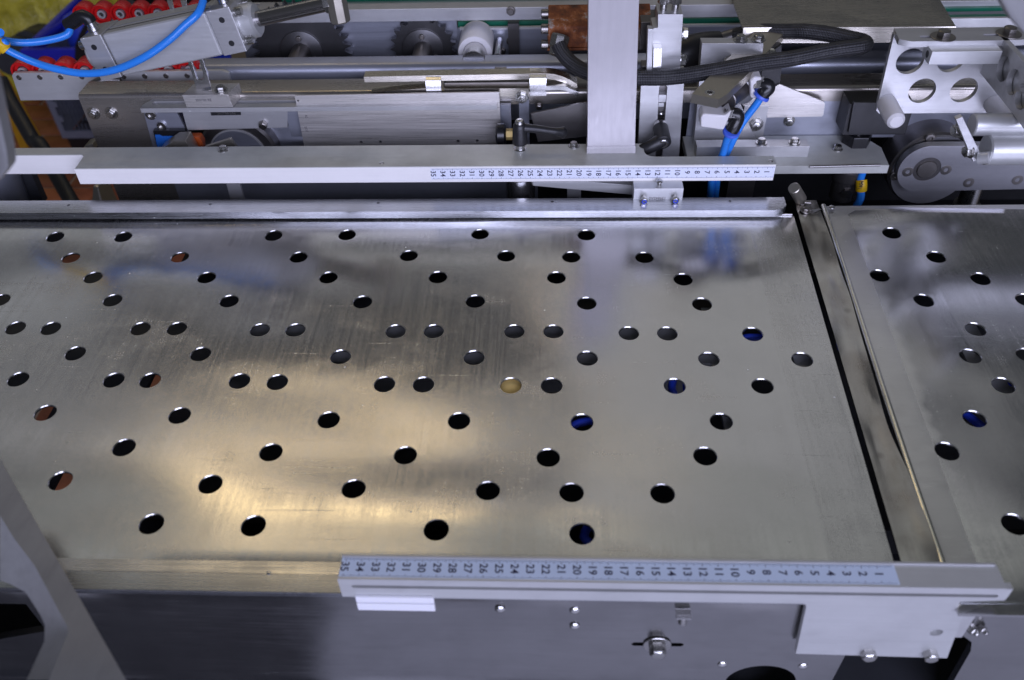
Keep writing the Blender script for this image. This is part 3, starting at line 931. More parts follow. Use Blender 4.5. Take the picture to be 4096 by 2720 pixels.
# ------------------------------------------------------------------ black clamping levers
def clamp_lever(label, base, axis, d_arm, L, hub_h=2.3):
    t = thing('clamp_lever', label, 'lever', base)
    b = Vector(base)
    a = Vector(axis).normalized()
    obj('ferrule', turn(B(), b, a, [(0, .66), (.08, .68), (.12, .5), (.75, .5)], 28), 'bright', t)
    obj('hub', turn(B(), b + a * 0.7, a, [(0, .74), (.1, .80), (hub_h * .7, .74), (hub_h * .92, .66), (hub_h, .5)], 28), 'black', t)
    obj('screw', turn(B(), b + a * (0.7 + hub_h), a, [(-.1, .46), (.22, .46), (.34, .38), (.36, .2), (.28, .18)], 24), 'bright', t)
    d = Vector(d_arm).normalized()
    c0 = b + a * (0.7 + hub_h * 0.78)
    pts = [c0, c0 + d * L * .35 + a * .05, c0 + d * L * .7, c0 + d * L]
    obj('handle', tube(B(), pts, lambda u: 0.50 - 0.10 * math.sin(u * 3.0) + (0.18 * max(0, u - .75) * 4 if u < .93 else 0.18 * .72 - (u - .93) * 5.2), 16, 8), 'black', t)
    return t
clamp_lever('black clamping lever with silver top screw lying to the right on the far guide bar', (-3.07, 79.49, 4.15), (0, 0, 1), (1, -0.05, -0.10), 4.9)

# ================================================================== CONVEYOR FRAME BEHIND THE GUIDE
YC1 = 86.0     # front of the near channel
ZC1 = 7.5
t = thing('near_channel', 'long bent steel channel with two bolts at its left end behind the far guide bar', 'channel', (0, 86, -10))
xl = -52.00
def channel_profile(y0, y1, z1, z0, r, back):
    """Rounded front edge, flat top, short rear flange."""
    out = [(y0, z0)]
    for i in range(6):
        a = math.pi - math.pi / 2 * i / 5
        out.append((y0 + r + r * math.cos(a), z1 - r + r * math.sin(a)))
    out += [(y1, z1), (y1, z1 - back), (y1 - 0.25, z1 - back), (y1 - .25, z1 - .25), (y0 + r, z1 - .25), (y0 + .25, z1 - r), (y0 + .25, z0)]
    return out
# left end face, then the top and the narrow front web that runs the whole length
obj('end_plate', ngon(B(), channel_profile(YC1, 89.2, ZC1, -9.0, 0.5, 1.2), 'YZ', xl, -44.59), 'channel', t)
obj('web', ngon(B(), channel_profile(YC1, 89.2, ZC1, 5.9, 0.5, 1.2), 'YZ', -44.59 + .01, 75), 'channel', t)
obj('lower_panel', box(B(), -44.59 + .01, -1.36, YC1 + .02, YC1 + .25, -12, 0.2), 'steel', t)
obj('right_panel', box(B(), 15.20, 75, YC1 + .05, YC1 + .25, 1.5, 5.88), 'steel', t)
for p in ((-50.99, 86.00, 5.27), (-48.91, 86.00, 5.31)):
    hexbolt(t, p, (0, -1, 0), 0.50, 0.42, 0.72, 'bolt')
t = thing('inner_shade_wall', 'dark sheet added for the shade inside the machine below the channels', 'dark sheet', (0, 97, -30))  # dark planes added to block light and sight lines under the channels
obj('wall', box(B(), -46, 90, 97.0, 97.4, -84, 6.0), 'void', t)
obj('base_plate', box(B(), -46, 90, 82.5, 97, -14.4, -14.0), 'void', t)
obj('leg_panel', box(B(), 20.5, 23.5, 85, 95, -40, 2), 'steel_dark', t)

# plates and parts in front of the channel, left
t = thing('stay_plate', 'blue grey steel stay plate with two socket screws beside the channel end', 'plate', (-42, 85.6, -5))
q = [(-45.05, 85.70, 5.48), (-41.30, 85.70, 5.44), (-40.83, 85.70, 2.77), (-41.22, 85.70, 0.05), (-45.49, 85.70, 0.08)]
obj('plate', ngon(B(), [(a[0], a[2]) for a in q], 'XZ', 85.6, 85.95), 'steel', t, .03)
socket(t, (-44.28, 85.60, 5.32), (0, -1, 0), .6, .3, 'bolt')
socket(t, (-43.47, 85.60, 3.96), (0, -1, 0), .5, .35, 'bolt')
t = thing('mounting_rail', 'wide aluminium mounting rail with an acorn bolt under the slotted bar', 'rail', (-33, 85, 0))
q = [(-40.47, 85.20, 5.75), (-28.71, 85.20, 5.84), (-29.15, 85.20, 3.73), (-40.45, 85.20, 3.52), (-40.54, 85.20, 3.73)]
obj('rail', ngon(B(), [(a[0], a[2]) for a in q], 'XZ', 85.2, 85.7), 'alu', t, .03)
obj('extension', box(B(), (-28.99, 85.20, 4.51)[0] + .01, -4.2, 85.25, 85.7, 2.6, 6.2), 'steel', t)
hexbolt(t, (-31.77, 85.20, 4.23), (0, -1, -.2), .5, .5, 0.0, 'bolt_dark')
pl = [(-37.31, 85.15, 5.80), (-33.92, 85.15, 5.82), (-33.99, 85.15, 5.36), (-37.33, 85.15, 5.32)]
npl = obj('number_plate', ngon(B(), [(a[0], a[2]) for a in pl], 'XZ', 85.12, 85.19), 'black', t)
lettering('stamped_number', '255744-9A0', 0.42, 'bolt', npl, ((-35.55, 85.10, 5.58)[0], 85.11, (-35.55, 85.10, 5.58)[2]), (1, 0, 0), (0, 0, 1))
t = thing('sensor', 'small blue sensor in a black housing beside the stay plate', 'sensor', (-42, 84.6, 0))
q = [(-44.32, 84.80, 3.70), (-40.67, 84.80, 3.67), (-41.14, 84.80, 0.69), (-44.58, 84.80, 0.72)]
obj('housing', ngon(B(), [(a[0], a[2]) for a in q], 'XZ', 84.8, 85.4), 'black_gloss', t, .06)
q = [(-44.20, 84.70, 3.23), (-43.67, 84.70, 3.22), (-43.43, 84.70, 3.05), (-41.79, 84.70, 3.04), (-41.40, 84.70, 3.20), (-41.06, 84.70, 3.20), (-41.59, 84.70, 0.75), (-44.53, 84.70, 0.77)]
obj('window', ngon(B(), [(a[0], a[2]) for a in q], 'XZ', 84.7, 84.95), 'sensor_blue', t, .03)
q = [(-40.18, 84.80, 3.11), (-39.10, 84.80, 3.10), (-38.90, 84.80, 2.40), (-39.19, 84.80, 1.00), (-40.56, 84.80, 1.01)]
obj('connector', ngon(B(), [(a[0], a[2]) for a in q], 'XZ', 84.4, 85.4), 'orange', t, .08)
t = thing('angled_cover', 'small beige angled metal cover in front of the blue sensor', 'cover', (-38, 82.5, 0))
q = [(-42.95, 83.00, 2.73), (-40.99, 83.00, 3.87), (-39.74, 83.00, 3.91), (-39.47, 83.00, 2.70), (-39.31, 83.00, 1.74), (-43.64, 83.00, 1.77)]
obj('cover', ngon(B(), [(a[0], a[2]) for a in q], 'XZ', 82.2, 84.2), 'beige_steel', t, .05)
q = [(-37.85, 82.50, 3.03), (-34.76, 82.50, 3.99), (-34.36, 82.50, 2.95), (-34.41, 82.50, 2.00), (-38.12, 82.50, 2.02)]
t2 = thing('angled_cover', 'small beige angled metal lug behind the left bolt of the far guide bar', 'cover', (-31, 82.5, 0))
obj('cover', ngon(B(), [(a[0], a[2]) for a in q], 'XZ', 82.3, 82.8), 'beige_steel', t2, .05)
t = thing('pulley', 'grey round pulley with a pale rim partly hidden below the mounting rail', 'pulley', (-31, 90, 0))
c = (-36.42, 87.50, -1.05)
obj('wheel', turn(B(), (c[0], 90.5, c[2]), (0, -1, 0), [(0, 4.6), (2.6, 4.6), (2.9, 4.3), (2.9, 3.2), (2.7, 3.1)], 56), 'steel_dark', t)
obj('rim', ring(B(), (c[0], 87.6, c[2]), (0, -1, 0), 3.15, 3.35, 0.15, 56), 'alu_white', t)
obj('face', turn(B(), (c[0], 87.8, c[2]), (0, -1, 0), [(0, 3.1), (.1, 3.1)], 48), 'steel', t)
t = thing('pulley', 'dark round pulley edge beside the right end of the mounting rail', 'pulley', (-22, 90, 0))
c = (-32.41, 89.00, -2.32)
obj('wheel', turn(B(), (c[0], 91, c[2]), (0, -1, 0), [(0, 5.0), (1.6, 5.0), (1.7, 4.8)], 56), 'steel', t)

# slotted flat bar with its clamping block
ZS = 6.9
t = thing('slotted_bar', 'slotted flat aluminium bar running along the front of the near channel', 'slotted bar', (-30, 84, 6.4))
s0 = (-44.37, 83.86, 6.90)
s1 = (-43.77, 86.14, 6.90)
bar_poly = [(s0[0], s0[1]), (-5.6, s0[1]), (-5.6, s1[1]), (s1[0] + .1, s1[1]), (s0[0], s0[1] + 0.9)]
ya, yb2 = s0[1], s1[1]
ym = (ya + yb2) / 2 + 0.1
obj('bar', slab(B(), bar_poly, 'XY', ZS - 0.5, ZS, [slot2((-43.47, 85.00, 6.90)[0], -7.0, ym, 0.36)]), 'alu', t)
t = thing('cylinder_foot', 'brushed steel clamping block with a forked bracket carrying the air cylinder', 'bracket', (-36, 84, 6.9))
k0, k1 = (-39.32, 83.90, 8.41), (-34.38, 83.90, 8.46)
kz1, kz0 = k0[2], (-39.43, 83.90, 6.95)[2]
kb = B()
hexa(kb, [(k0[0] + .1, 83.9, kz0), (k1[0] + .25, 83.9, kz0), (k1[0] + .6, 86.6, kz0), (k0[0] + .6, 86.6, kz0), (k0[0], 83.9, kz1), (k1[0], 83.9, kz1), (k1[0] + .55, 86.6, kz1), (k0[0] + .5, 86.6, kz1)])
blk = obj('block', kb, 'brushed', t, .03)
lettering('stamped_number', '255730 RE', 0.40, 'stamp', blk, ((k0[0] + k1[0]) / 2 - .3, 83.89, kz1 - .62), (1, 0, 0), (0, 0, 1))
p = (-35.34, 84.90, 8.55)
hexbolt(t, (p[0], p[1], kz1), (0, 0, 1), .5, .42, .72, 'bolt')
YFK = 85.2
fk = [(-38.17, 85.20, 8.19), (-36.47, 85.20, 8.46), (-36.49, 85.20, 10.25), (-36.53, 85.20, 12.42), (-36.98, 85.20, 12.42), (-36.90, 85.20, 10.26), (-37.10, 85.20, 9.64), (-37.41, 85.20, 9.42), (-37.72, 85.20, 9.48), (-37.77, 85.20, 9.79), (-37.79, 85.20, 11.97), (-38.24, 85.20, 11.97), (-38.14, 85.20, 10.27)]
obj('fork', ngon(B(), [(a[0], a[2]) for a in fk], 'XZ', YFK, YFK + .35), 'bright', t, .03)
obj('weld', tube(B(), [(-38.15, 85.00, 8.22), (-37.33, 85.00, 8.31), (-36.39, 85.00, 8.51)], .14, 8, 6), 'bright', t)

# brushed cover plate
t = thing('cover_plate', 'coarsely brushed rectangular steel cover plate standing behind the far guide bar', 'cover plate', (-16, 84.4, 1))
z1a, z1b = 7.96, 8.13
xa, xb, xc, xd = -27.32, -5.34, -5.31, -27.47
cp = [(xd, 1.6), (xc, 1.6), (xb, z1b), (xa, z1a)]
hs = [circle2(p[0], p[2], 0.19, 12) for p in ((-20.96, 84.40, 2.29), (-18.81, 84.40, 2.30), (-10.13, 84.40, 2.32), (-7.98, 84.40, 2.35))]
hs.append(circle2(-27.06, 7.36, .11, 10))
cpo = obj('plate', slab(B(), cp, 'XZ', 84.4, 84.6, hs), 'brushed', t)
obj('plate_back', ngon(B(), [(xd + .1, 1.7), (xc - .1, 1.7), (xb - .1, z1b - .1), (xa + .1, z1a - .1)], 'XZ', 84.63, 84.75), 'black', t)
for p, s in (((-26.53, 84.40, 5.49), 'A2'), ((-26.83, 84.40, 3.95), '2537')):
    lettering('stamped_number', s, 0.36, 'stamp', cpo, (p[0], 84.392, p[2]), (0.08, 0, -1), (1, 0, 0.08))

# spring guides above the cover plate
t = thing('guide_finger', 'upper steel guide blade whose right end curls downward above the cover plate', 'guide blade', (-10, 87, 9))
def blade(pts, y0, y1, th, name, mat, parent, k=6):
    P = smooth_path(pts, k)
    bm = B()
    pr = None
    for p in P:
        r = [bm.verts.new(c) for c in ((p.x, y0, p.z), (p.x, y1, p.z + .08), (p.x, y1, p.z - th + .08), (p.x, y0, p.z - th))]
        if pr:
            for j in range(4):
                bm.faces.new((pr[j], pr[(j + 1) % 4], r[(j + 1) % 4], r[j]))
        else:
            bm.faces.new(list(reversed(r)))
        pr = r
    bm.faces.new(pr)
    return obj(name, bm, mat, parent)
YG1 = 85.6
blade([(-19.83, 85.60, 9.43), (-13.14, 85.60, 9.49), (-6.43, 85.60, 9.54), (-0.51, 85.60, 9.58), (0.97, 85.60, 9.35), (1.96, 85.60, 8.95), (2.93, 85.60, 8.35)], YG1, YG1 + 1.2, 0.62, 'blade', 'tray', t)
t = thing('guide_finger', 'lower steel guide blade with spring clips just above the cover plate', 'guide blade', (-10, 86, 8))
YG2 = 85.0
blade([(-19.15, 85.00, 7.93), (-16.20, 85.00, 8.18), (-13.24, 85.00, 8.33)], YG2, YG2 + 1, 0.36, 'blade', 'tray', t)
blade([(-11.25, 85.00, 8.26), (-6.46, 85.00, 8.25), (-2.24, 85.00, 8.23)], YG2, YG2 + 1.0, 0.9, 'blade', 'tray', t)
blade([(-0.39, 85.00, 8.48), (1.46, 85.00, 8.46), (2.21, 85.00, 8.12), (3.06, 85.00, 7.78)], YG2, YG2 + 1, 0.5, 'blade', 'bright', t)
blade([(-11.38, 85.90, 8.49), (-2.25, 85.90, 8.51)], 85.9, 86.9, .5, 'spacer', 'steel_dark', t)
for a, b in (((-13.15, 84.80, 9.43), (-11.54, 84.80, 7.97)), ((-2.10, 84.80, 9.58), (-0.36, 84.80, 7.45))):
    bm = B()
    prof = [(84.8 + 1.9, a[2] + .1), (84.8 + .9, a[2]), (84.8 + .25, a[2] - .25), (84.8, a[2] - .75), (84.8, b[2]), (85.15, b[2]), (85.15, a[2] - .8), (85.4, a[2] - .45), (84.8 + 1.9, a[2] - .25)]
    obj('clip', ngon(bm, prof, 'YZ', a[0], b[0]), 'bright', t)
hexbolt(t, (-2.98, 85.00, 7.24), (0, -1, 0), .52, .45, .7, 'bolt', shank=.25)
hexbolt(t, (-1.14, 85.00, 6.27), (0, -1, -.3), .36, .35, .45, 'bolt_dark')
obj('bracket', box(B(), -3.31, -2.23, 85.4, 85.8, 0.5, 6.70), 'steel', t)
obj('wing_plate', ngon(B(), [(a[0], a[2]) for a in ((-1.99, 83.50, 6.07), (4.03, 83.50, 7.40), (6.23, 83.50, 7.58), (6.42, 83.50, 3.62), (-1.27, 83.50, 2.69))], 'XZ', 83.5, 83.7), 'steel_dark', t)
t = thing('knurled_knob', 'small black knob with brass hex beside the black clamping lever', 'knob', (-4, 83, 2))
c = (-4.88, 83.00, 3.93)
obj('knob', turn(B(), (c[0] - .9, c[1], c[2]), (1, 0, 0), [(0, .9), (.2, 1.2), (.9, 1.2), (1.1, .9)], 28), 'black_gloss', t)
obj('hex', turn(B(), (c[0] + .2, c[1], c[2]), (1, 0, 0), [(0, .62), (1.0, .62)], 6), 'brass', t, .03)

# far channel
t = thing('far_channel', 'long far steel channel with a rounded shiny front edge below the sprockets', 'channel', (0, 92, 0))
ZC2 = 7.9
obj('channel', ngon(B(), channel_profile(91.6, 94.0, ZC2, 1.0, 0.85, 1.5), 'YZ', -42.37, 75), 'steel', t)
obj('stop_tab', box(B(), -6.12, -4.85, 91.2, 91.6, 6.4, 7.6), 'bolt_dark', t, .03)

# back panel, upper rail, green belts
t = thing('machine_back_wall', 'blue grey steel panel behind the sprockets and the white roller', 'panel', (-10, 100, 0))
obj('panel', box(B(), -37.35, -11.05, 100.0, 100.3, -4, 10.6), 'steel', t)
obj('panel', box(B(), -11.05 + .02, 70, 100.0, 100.3, -4, 8.53), 'steel', t)
obj('upper_rail', ngon(B(), [(98.4, 10.11), (98.4, 11.58), (99.9, 11.58 + .1), (99.9, 10.11 + .15)], 'YZ', -42.81, 70), 'alu', t, .05)
obj('edge_strip', box(B(), -10.69, 70, 99.5, 99.95, 8.64 - .12, 8.64 + .12), 'alu_white', t)
for p in ((-4.49, 98.40, 11.19), (-4.67, 100.00, 6.88), (12.15, 100.00, 5.42)):
    hexbolt(t, p, (0, -1, 0), .42, .35, .55, 'bolt_dark')
bm = B()
box(bm, -4.91, -3.62, 98.6, 99.9, 2, 9.6)
obj('stiffener', bm, 'steel_dark', t)
t = thing('green_belt', 'thin green belt edge seen below the upper rail right of the sprockets', 'belt', (20, 101, 9))
obj('belt', box(B(), -11.01, 70, 100.8, 101.4, 8.32, 8.90 + .1), 'green', t, .05)
t = thing('green_belt', 'green belt along the top edge above the sprockets', 'belt', (-10, 104, 9))
obj('belt', box(B(), -32.73, 22.50, 104, 104.6, 10.27, 10.27 + 1.2), 'green', t, .05)
obj('belt_guide', box(B(), -35.41, 22.50, 103.2, 103.9, 7, 10.41), 'alu', t, .04)
ZV = 11.0
for y0, y1, lab in ((97.85, 98.71, 'farther green belt strip at the top right beside the tray'), (95.57, 96.16, 'nearer green belt strip at the top right beside the tray')):
    t = thing('green_belt', lab, 'belt', (50, y0, 10.6))
    obj('belt', box(B(), 38.83, 85, y0, y1, ZV - .4, ZV), 'green', t, .05)
t = thing('belt_frame', 'pale belt frame edges at the top right beside the green belts', 'frame', (50, 100, 10))
obj('edge_rail', box(B(), 37.95, 85, 94.50, 94.97, 8.6, 11.2), 'alu_white', t, .04)
obj('edge_rail', box(B(), 37.95, 85, 98.46, 98.96, 8.6, 11.2), 'alu_white', t, .04)
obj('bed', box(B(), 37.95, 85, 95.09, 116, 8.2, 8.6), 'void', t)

# sprockets and roller
def sprocket(label, c, r, teeth, hub_r, name='sprocket'):
    t = thing(name, label, 'sprocket', (c[0], c[1], c[2] - r))
    bm = B()
    pts = []
    for i in range(teeth):
        for a, rr in ((0.0, r * .86), (.18, r * .865), (.34, r * .93), (.46, r), (.56, r), (.68, r * .93), (.84, r * .865)):
            th = 2 * math.pi * (i + a) / teeth
            pts.append((c[0] + rr * math.cos(th), c[2] + rr * math.sin(th)))
    obj('toothed_wheel', slab(bm, pts, 'XZ', c[1], c[1] + 0.75), 'gear', t)
    hb = obj('hub', turn(B(), (c[0], c[1], c[2]), (0, -1, 0), [(0, hub_r * 1.02), (.06, hub_r * 1.02), (.07, hub_r), (.3, hub_r), (.36, hub_r * .96)], 44), 'gear', t)
    for k in range(3):
        th = math.radians(90 + 120 * k)
        hexbolt(hb, (c[0] + hub_r * .68 * math.cos(th), c[1] - .34, c[2] + hub_r * .68 * math.sin(th)), (0, -1, 0), .34, .28, 0, 'bolt_dark')
    obj('shaft', cyl(B(), (c[0], c[1] - .3, c[2]), (c[0], c[1] - 5.2, c[2]), hub_r * .44, None, 28, .08), 'bolt_dark', t)
    return t
sprocket('big toothed sprocket with three bolted hub on the far panel, left of the smaller one', (-29.82, 98.60, 6.60), 6.0, 34, 2.55)
sprocket('smaller toothed sprocket between the big sprocket and the white roller', (-15.11, 98.60, 6.67), 3.95, 21, 2.5)
t = thing('guide_roller', 'translucent white plastic roller on a steel shaft right of the sprockets', 'roller', (-8.62, 95.00, 7.63))
a, b = (-8.66, 95.40, 7.53), (-8.59, 99.40, 7.73)
a, b = Vector(a), Vector((a[0], 99.8, a[2]))
obj('sleeve', turn(B(), a, b - a, [(0, 1.35), (0, 1.93), (.12, 2.0), ((b - a).length, 2.0)], 40, caps=False), 'pom', t)
obj('shaft', cyl(B(), a + Vector((0, -2.5, 0)), b, 1.33, None, 32, .05), 'bolt', t)
t = thing('threaded_stud', 'short bright stud beside the white roller', 'stud', (-6.08, 95.00, 7.28))
p = Vector((-6.00, 95.00, 7.20))
obj('stud', cyl(B(), p, p + Vector((0, 4.5, 0)), .42, None, 20, .05), 'bright', t)
hexbolt(t, (-5.80, 99.90, 5.72), (0, -1, 0), .4, .35, .5, 'bolt_dark')

# steel tray top right
t = thing('steel_tray', 'stained steel tray sheet with folded front edge at the top right', 'tray', (30, 100, 11))
ZT = 12.6
q = [(20.55, 95.32, 12.60), (20.33, 89.58, 12.60), (42.27, 89.17, 12.60), (42.94, 96.21, 12.60)]
far = Vector(q[3]) + (Vector(q[3]) - Vector(q[2])) * 1.3
far0 = Vector(q[0]) + (Vector(q[0]) - Vector(q[1])) * 4.5
tp = [(q[1][0], q[1][1]), (q[2][0], q[2][1]), (far.x, far.y), (far0.x, far.y), (q[0][0] - .2, q[0][1])]
fl = [(far0.x + (far.x - far0.x) * i / 12 + 1, q[1][1] + j * 1.3 + .4) for i in range(1, 14) for j in range(1, 9)]
fl = [p for p in fl if inside(p, tp)]
obj('sheet', slab(B(), tp, 'XY', ZT - .15, ZT, [], fl, lambda x, y: .06 * noise.noise(Vector((x / 7, y / 4, 9)))), 'tray', t)
obj('front_fold', hexa(B(), [(q[1][0] + .1, q[1][1] - .5, ZT - 1.5), (q[2][0], q[2][1] - .5, ZT - 1.5), (q[2][0], q[2][1] - .3, ZT - 1.5), (q[1][0] + .1, q[1][1] - .3, ZT - 1.5), (q[1][0] + .1, q[1][1] - .02, ZT - .02), (q[2][0], q[2][1] - .02, ZT - .02), (q[2][0], q[2][1] + .2, ZT - .1), (q[1][0] + .1, q[1][1] + .2, ZT - .1)]), 'tray', t)

# ================================================================== SKATE WHEEL RAILS AND RED WHEELS
def wheel_parts(parent, c, r=1.22, w=1.7, front=True):
    """One red wheel on its axle, axis along Y, front rim nearest to the camera."""
    key = ('wheel', r, w)
    if key not in CACHE:
        prof = [(0, r * .80), (0, r * .97), (.08, r), (w - .08, r), (w, r * .96), (w, r * .5)]
        body = turn(B(), (0, 0, 0), (0, 1, 0), prof + [], 32, caps=False)
        turn(body, (0, 0, 0), (0, 1, 0), [(0, r * .80), (.42, r * .76), (.45, r * .42)], 32, caps=False)
        CACHE[key] = finish(body, 'red')
        CACHE[key + ('b',)] = finish(ring(B(), (0, .12, 0), (0, 1, 0), r * .24, r * .42, .3, 24), 'alu_white')
        hb = turn(B(), (0, .20, 0), (0, 1, 0), [(0, r * .23), (.3, r * .23)], 20)
        CACHE[key + ('c',)] = finish(hb, 'bolt')
        CACHE[key + ('d',)] = finish(turn(B(), (0, .44, 0), (0, 1, 0), [(0, r * .5), (.1, r * .5)], 24), 'black')
    m = Matrix.Translation(Vector(c) * U)
    wh = inst('wheel', CACHE[key], parent, m)
    inst('hub_ring', CACHE[key + ('b',)], wh, m)
    inst('axle_end', CACHE[key + ('c',)], wh, m)
    inst('hub_disc', CACHE[key + ('d',)], wh, m)
t = thing('skate_wheel_rail', 'near aluminium side rail with screw heads and red wheels behind it, left of the channel', 'conveyor rail', (-52, 91.5, 3))
YN = 91.0
na, nb, nc_, nd = (-61.80, 91.00, 7.77), (-39.75, 91.00, 7.20), (-61.99, 91.00, 4.36), (-61.77, 91.00, 7.28)
zt, zb2 = na[2], nc_[2]
poly = [(na[0] + .3, zt), (na[0], zt - .35), (nc_[0] - .1, zb2), (-36.5, zb2), (-36.5, zt - .3), (-37.2, zt)]
obj('side_plate', ngon(B(), poly, 'XZ', YN, YN + .5), 'alu_white', t, .04)
sx = (-61.05, 91.00, 7.22)
dx = ((-43.81, 91.00, 6.75)[0] - sx[0]) / 7
for k in range(9):
    socket(t, (sx[0] + dx * k, YN, 7.22), (0, -1, 0), .30, .06, 'bolt_dark')
for k in range(9):
    x = sx[0] + dx * k
    wheel_parts(t, (x + .05, YN + .75, zt - .35), 1.25, 1.8)
t = thing('skate_wheel_rail', 'far aluminium rail with red wheels on its front behind the air cylinder', 'conveyor rail', (-50, 109, 3))
YW = 106.6
w0 = (-59.68, 106.60, 8.10)
w4 = (-49.92, 106.60, 8.01)
dxw = (w4[0] - w0[0]) / 4
za, zb3 = 8.47, 4.13
obj('side_plate', box(B(), w0[0] - .3, w0[0] + 26, 108.6, 109.1, zb3, za), 'alu_white', t, .04)
for k in range(7):
    wheel_parts(t, (w0[0] + dxw * k, YW, w0[2]), 1.25, 1.9)
t = thing('rail_joiner', 'dark rubber covered joiner between the near wheel rail and the channel end', 'joiner', (-46, 88, 5))
obj('joiner', tube(B(), [(-51.95, 89.50, 6.84), (-50.60, 90.00, 7.23), (-48.96, 90.40, 7.02)], .55, 12, 5), 'steel_dark', t)

# ================================================================== AIR CYLINDER
t = thing('air_cylinder', 'square silver air cylinder with extended piston rod above the red wheels', 'air cylinder', (-46.90, 87.00, 9.28))
A0, A1 = Vector((-46.83, 86.50, 12.31)), Vector((-32.83, 86.50, 14.95))
ax = (A1 - A0).normalized()
side = ax.cross(Vector((0, -1, 0))).normalized()          # roughly upwards
if side.z < 0:
    side = -side
fr = ax.cross(side).normalized()
if fr.y > 0:
    fr = -fr
Ro = Matrix.Rotation(math.radians(-4), 3, ax)
side, fr = Ro @ side, Ro @ fr
def cbox(bm, u0, u1, h0, h1, d0, d1):
    """Box in the cylinder's own frame: u along the axis, h up, d towards the front."""
    def P(u, h, d):
        return A0 + ax * u + side * h + fr * d
    hexa(bm, [P(u0, h0, d0), P(u1, h0, d0), P(u1, h0, d1), P(u0, h0, d1), P(u0, h1, d0), P(u1, h1, d0), P(u1, h1, d1), P(u0, h1, d1)])
    return bm
L = (A1 - A0).length
HH = 2.25
bm = cbox(B(), 1.25, L - 1.35, -HH, HH, -HH, HH)
obj('barrel', bm, 'alu_white', t, .35, seg=3)
obj('barrel_groove', cbox(B(), 1.3, L - 1.4, HH * .995, HH * 1.012, HH * .40, HH * .50), 'steel_dark', t)
obj('barrel_groove', cbox(B(), 1.3, L - 1.4, HH * .995, HH * 1.012, HH * .05, HH * .12), 'steel', t)
obj('end_cap', cbox(B(), -1.2, 1.22, -HH * 1.03, HH * 1.03, -HH * 1.03, HH * 1.03), 'alu', t, .16)
obj('end_cap', cbox(B(), L - 1.32, L + 1.3, -HH * 1.03, HH * 1.03, -HH * 1.03, HH * 1.03), 'alu', t, .16)
def CP(u, h, d):
    return A0 + ax * u + side * h + fr * d
for u in (-1.2, L + 1.3):
    sg = -1 if u < 0 else 1
    for h in (-1.45, 1.45):
        for d in (-1.45, 1.45):
            obj('tie_bolt', cyl(B(), CP(u, h, d), CP(u + sg * .75, h, d), .48, None, 18, .05), 'bolt', t)
obj('rear_boss', turn(B(), CP(-1.2, 0, 0), -ax, [(0, 1.75), (.5, 1.75), (.7, 1.6)], 36), 'alu_white', t)
obj('front_boss', turn(B(), CP(L + 1.3, 0, 0), ax, [(0, 1.75), (1.2, 1.75), (1.45, 1.5), (1.5, 1.0)], 36), 'alu_white', t)
rod_end = Vector((-22.65, 86.00, 17.09))
rod0 = CP(L + 2.4, 0, 0)
obj('piston_rod', cyl(B(), rod0, rod_end, .78, .74, 28, .05), 'chrome', t)
cl = Vector((-21.38, 86.00, 17.34))
obj('lock_nut', turn(B(), rod_end, ax, [(-.1, .9), (.5, .9)], 6), 'bolt', t, .04)
obj('rod_clevis', turn(B(), Vector((-21.38, 85.80, 15.30)), Vector((-.06, .1, 1)), [(0, .95), (.2, 1.08), (1.6, 1.1), (3.6, 1.0), (8, 1.0)], 8), 'beige_steel', t, .08)
for u, h in ((-.1, 1.2), (-.1, -1.2), (L + .05, 1.2), (L + .05, -1.2)):
    obj('port', turn(B(), CP(u, h, HH * 1.031), fr, [(0, .30), (.012, .30)], 16), 'black', t)
elb = CP(-.3, HH * 1.05, .4)
obj('inlet_fitting', turn(B(), elb, side, [(0, .6), (.4, .6), (.42, .5), (1.0, .5)], 20), 'bright', t)
e2 = elb + side * 1.55
obj('elbow_fitting', tube(B(), [elb + side * .8, elb + side * 1.25 - ax * .1, e2 - ax * .7, e2 - ax * 1.7 - side * .3, e2 - ax * 2.6 - side * .55], .68, 18, 6), 'black_gloss', t)
elr = CP(L + .2, HH * 1.05, .5)
obj('inlet_fitting', turn(B(), elr, side, [(0, .6), (.4, .6), (.42, .5), (1.0, .5)], 20), 'bright', t)
e3 = elr + side * 1.3
obj('elbow_fitting', tube(B(), [elr + side * .6, e3, e3 - ax * .9 - side * .1, e3 - ax * 2.1 - side * .45], .66, 18, 6), 'black_gloss', t)
obj('lug_plate', ngon(B(), [(p[0], p[2]) for p in ((-40.11, 89.00, 16.59), (-40.01, 89.00, 15.02), (-38.30, 89.00, 15.43), (-38.11, 89.00, 16.56), (-38.68, 89.00, 16.57), (-38.64, 89.00, 15.72), (-39.71, 89.00, 15.52), (-39.61, 89.00, 16.58))], 'XZ', 88.8, 89.1), 'bright', t)
# its two blue air hoses
hose1 = [tuple(e2 - ax * 2.2 - side * .45), (-50.30, 85.60, 14.46), (-52.50, 84.80, 14.16), (-54.62, 84.00, 14.35), (-56.02, 83.20, 15.11), (-54.24, 81.00, 16.72)]
t = thing('air_hose', 'bright blue air hose from the left end of the air cylinder to the picture edge', 'hose', hose1[3])
obj('hose', tube(B(), hose1, .38, 16, 10), 'blue_tube', t)
hose2 = [tuple(e3 - ax * 1.7 - side * .35), (-35.28, 84.40, 17.02), (-36.59, 83.40, 16.16), (-38.32, 82.60, 15.00), (-41.05, 82.00, 13.55), (-44.46, 81.80, 12.32), (-47.68, 81.80, 11.95), (-50.58, 81.80, 12.47), (-52.89, 81.80, 13.36), (-54.64, 81.60, 14.60), (-55.15, 81.50, 15.21), (-62, 81, 10)]
t = thing('air_hose', 'long bright blue air hose sagging in front of the air cylinder', 'hose', hose2[6])
ho = obj('hose', tube(B(), hose2, .38, 16, 10), 'blue_tube', t)
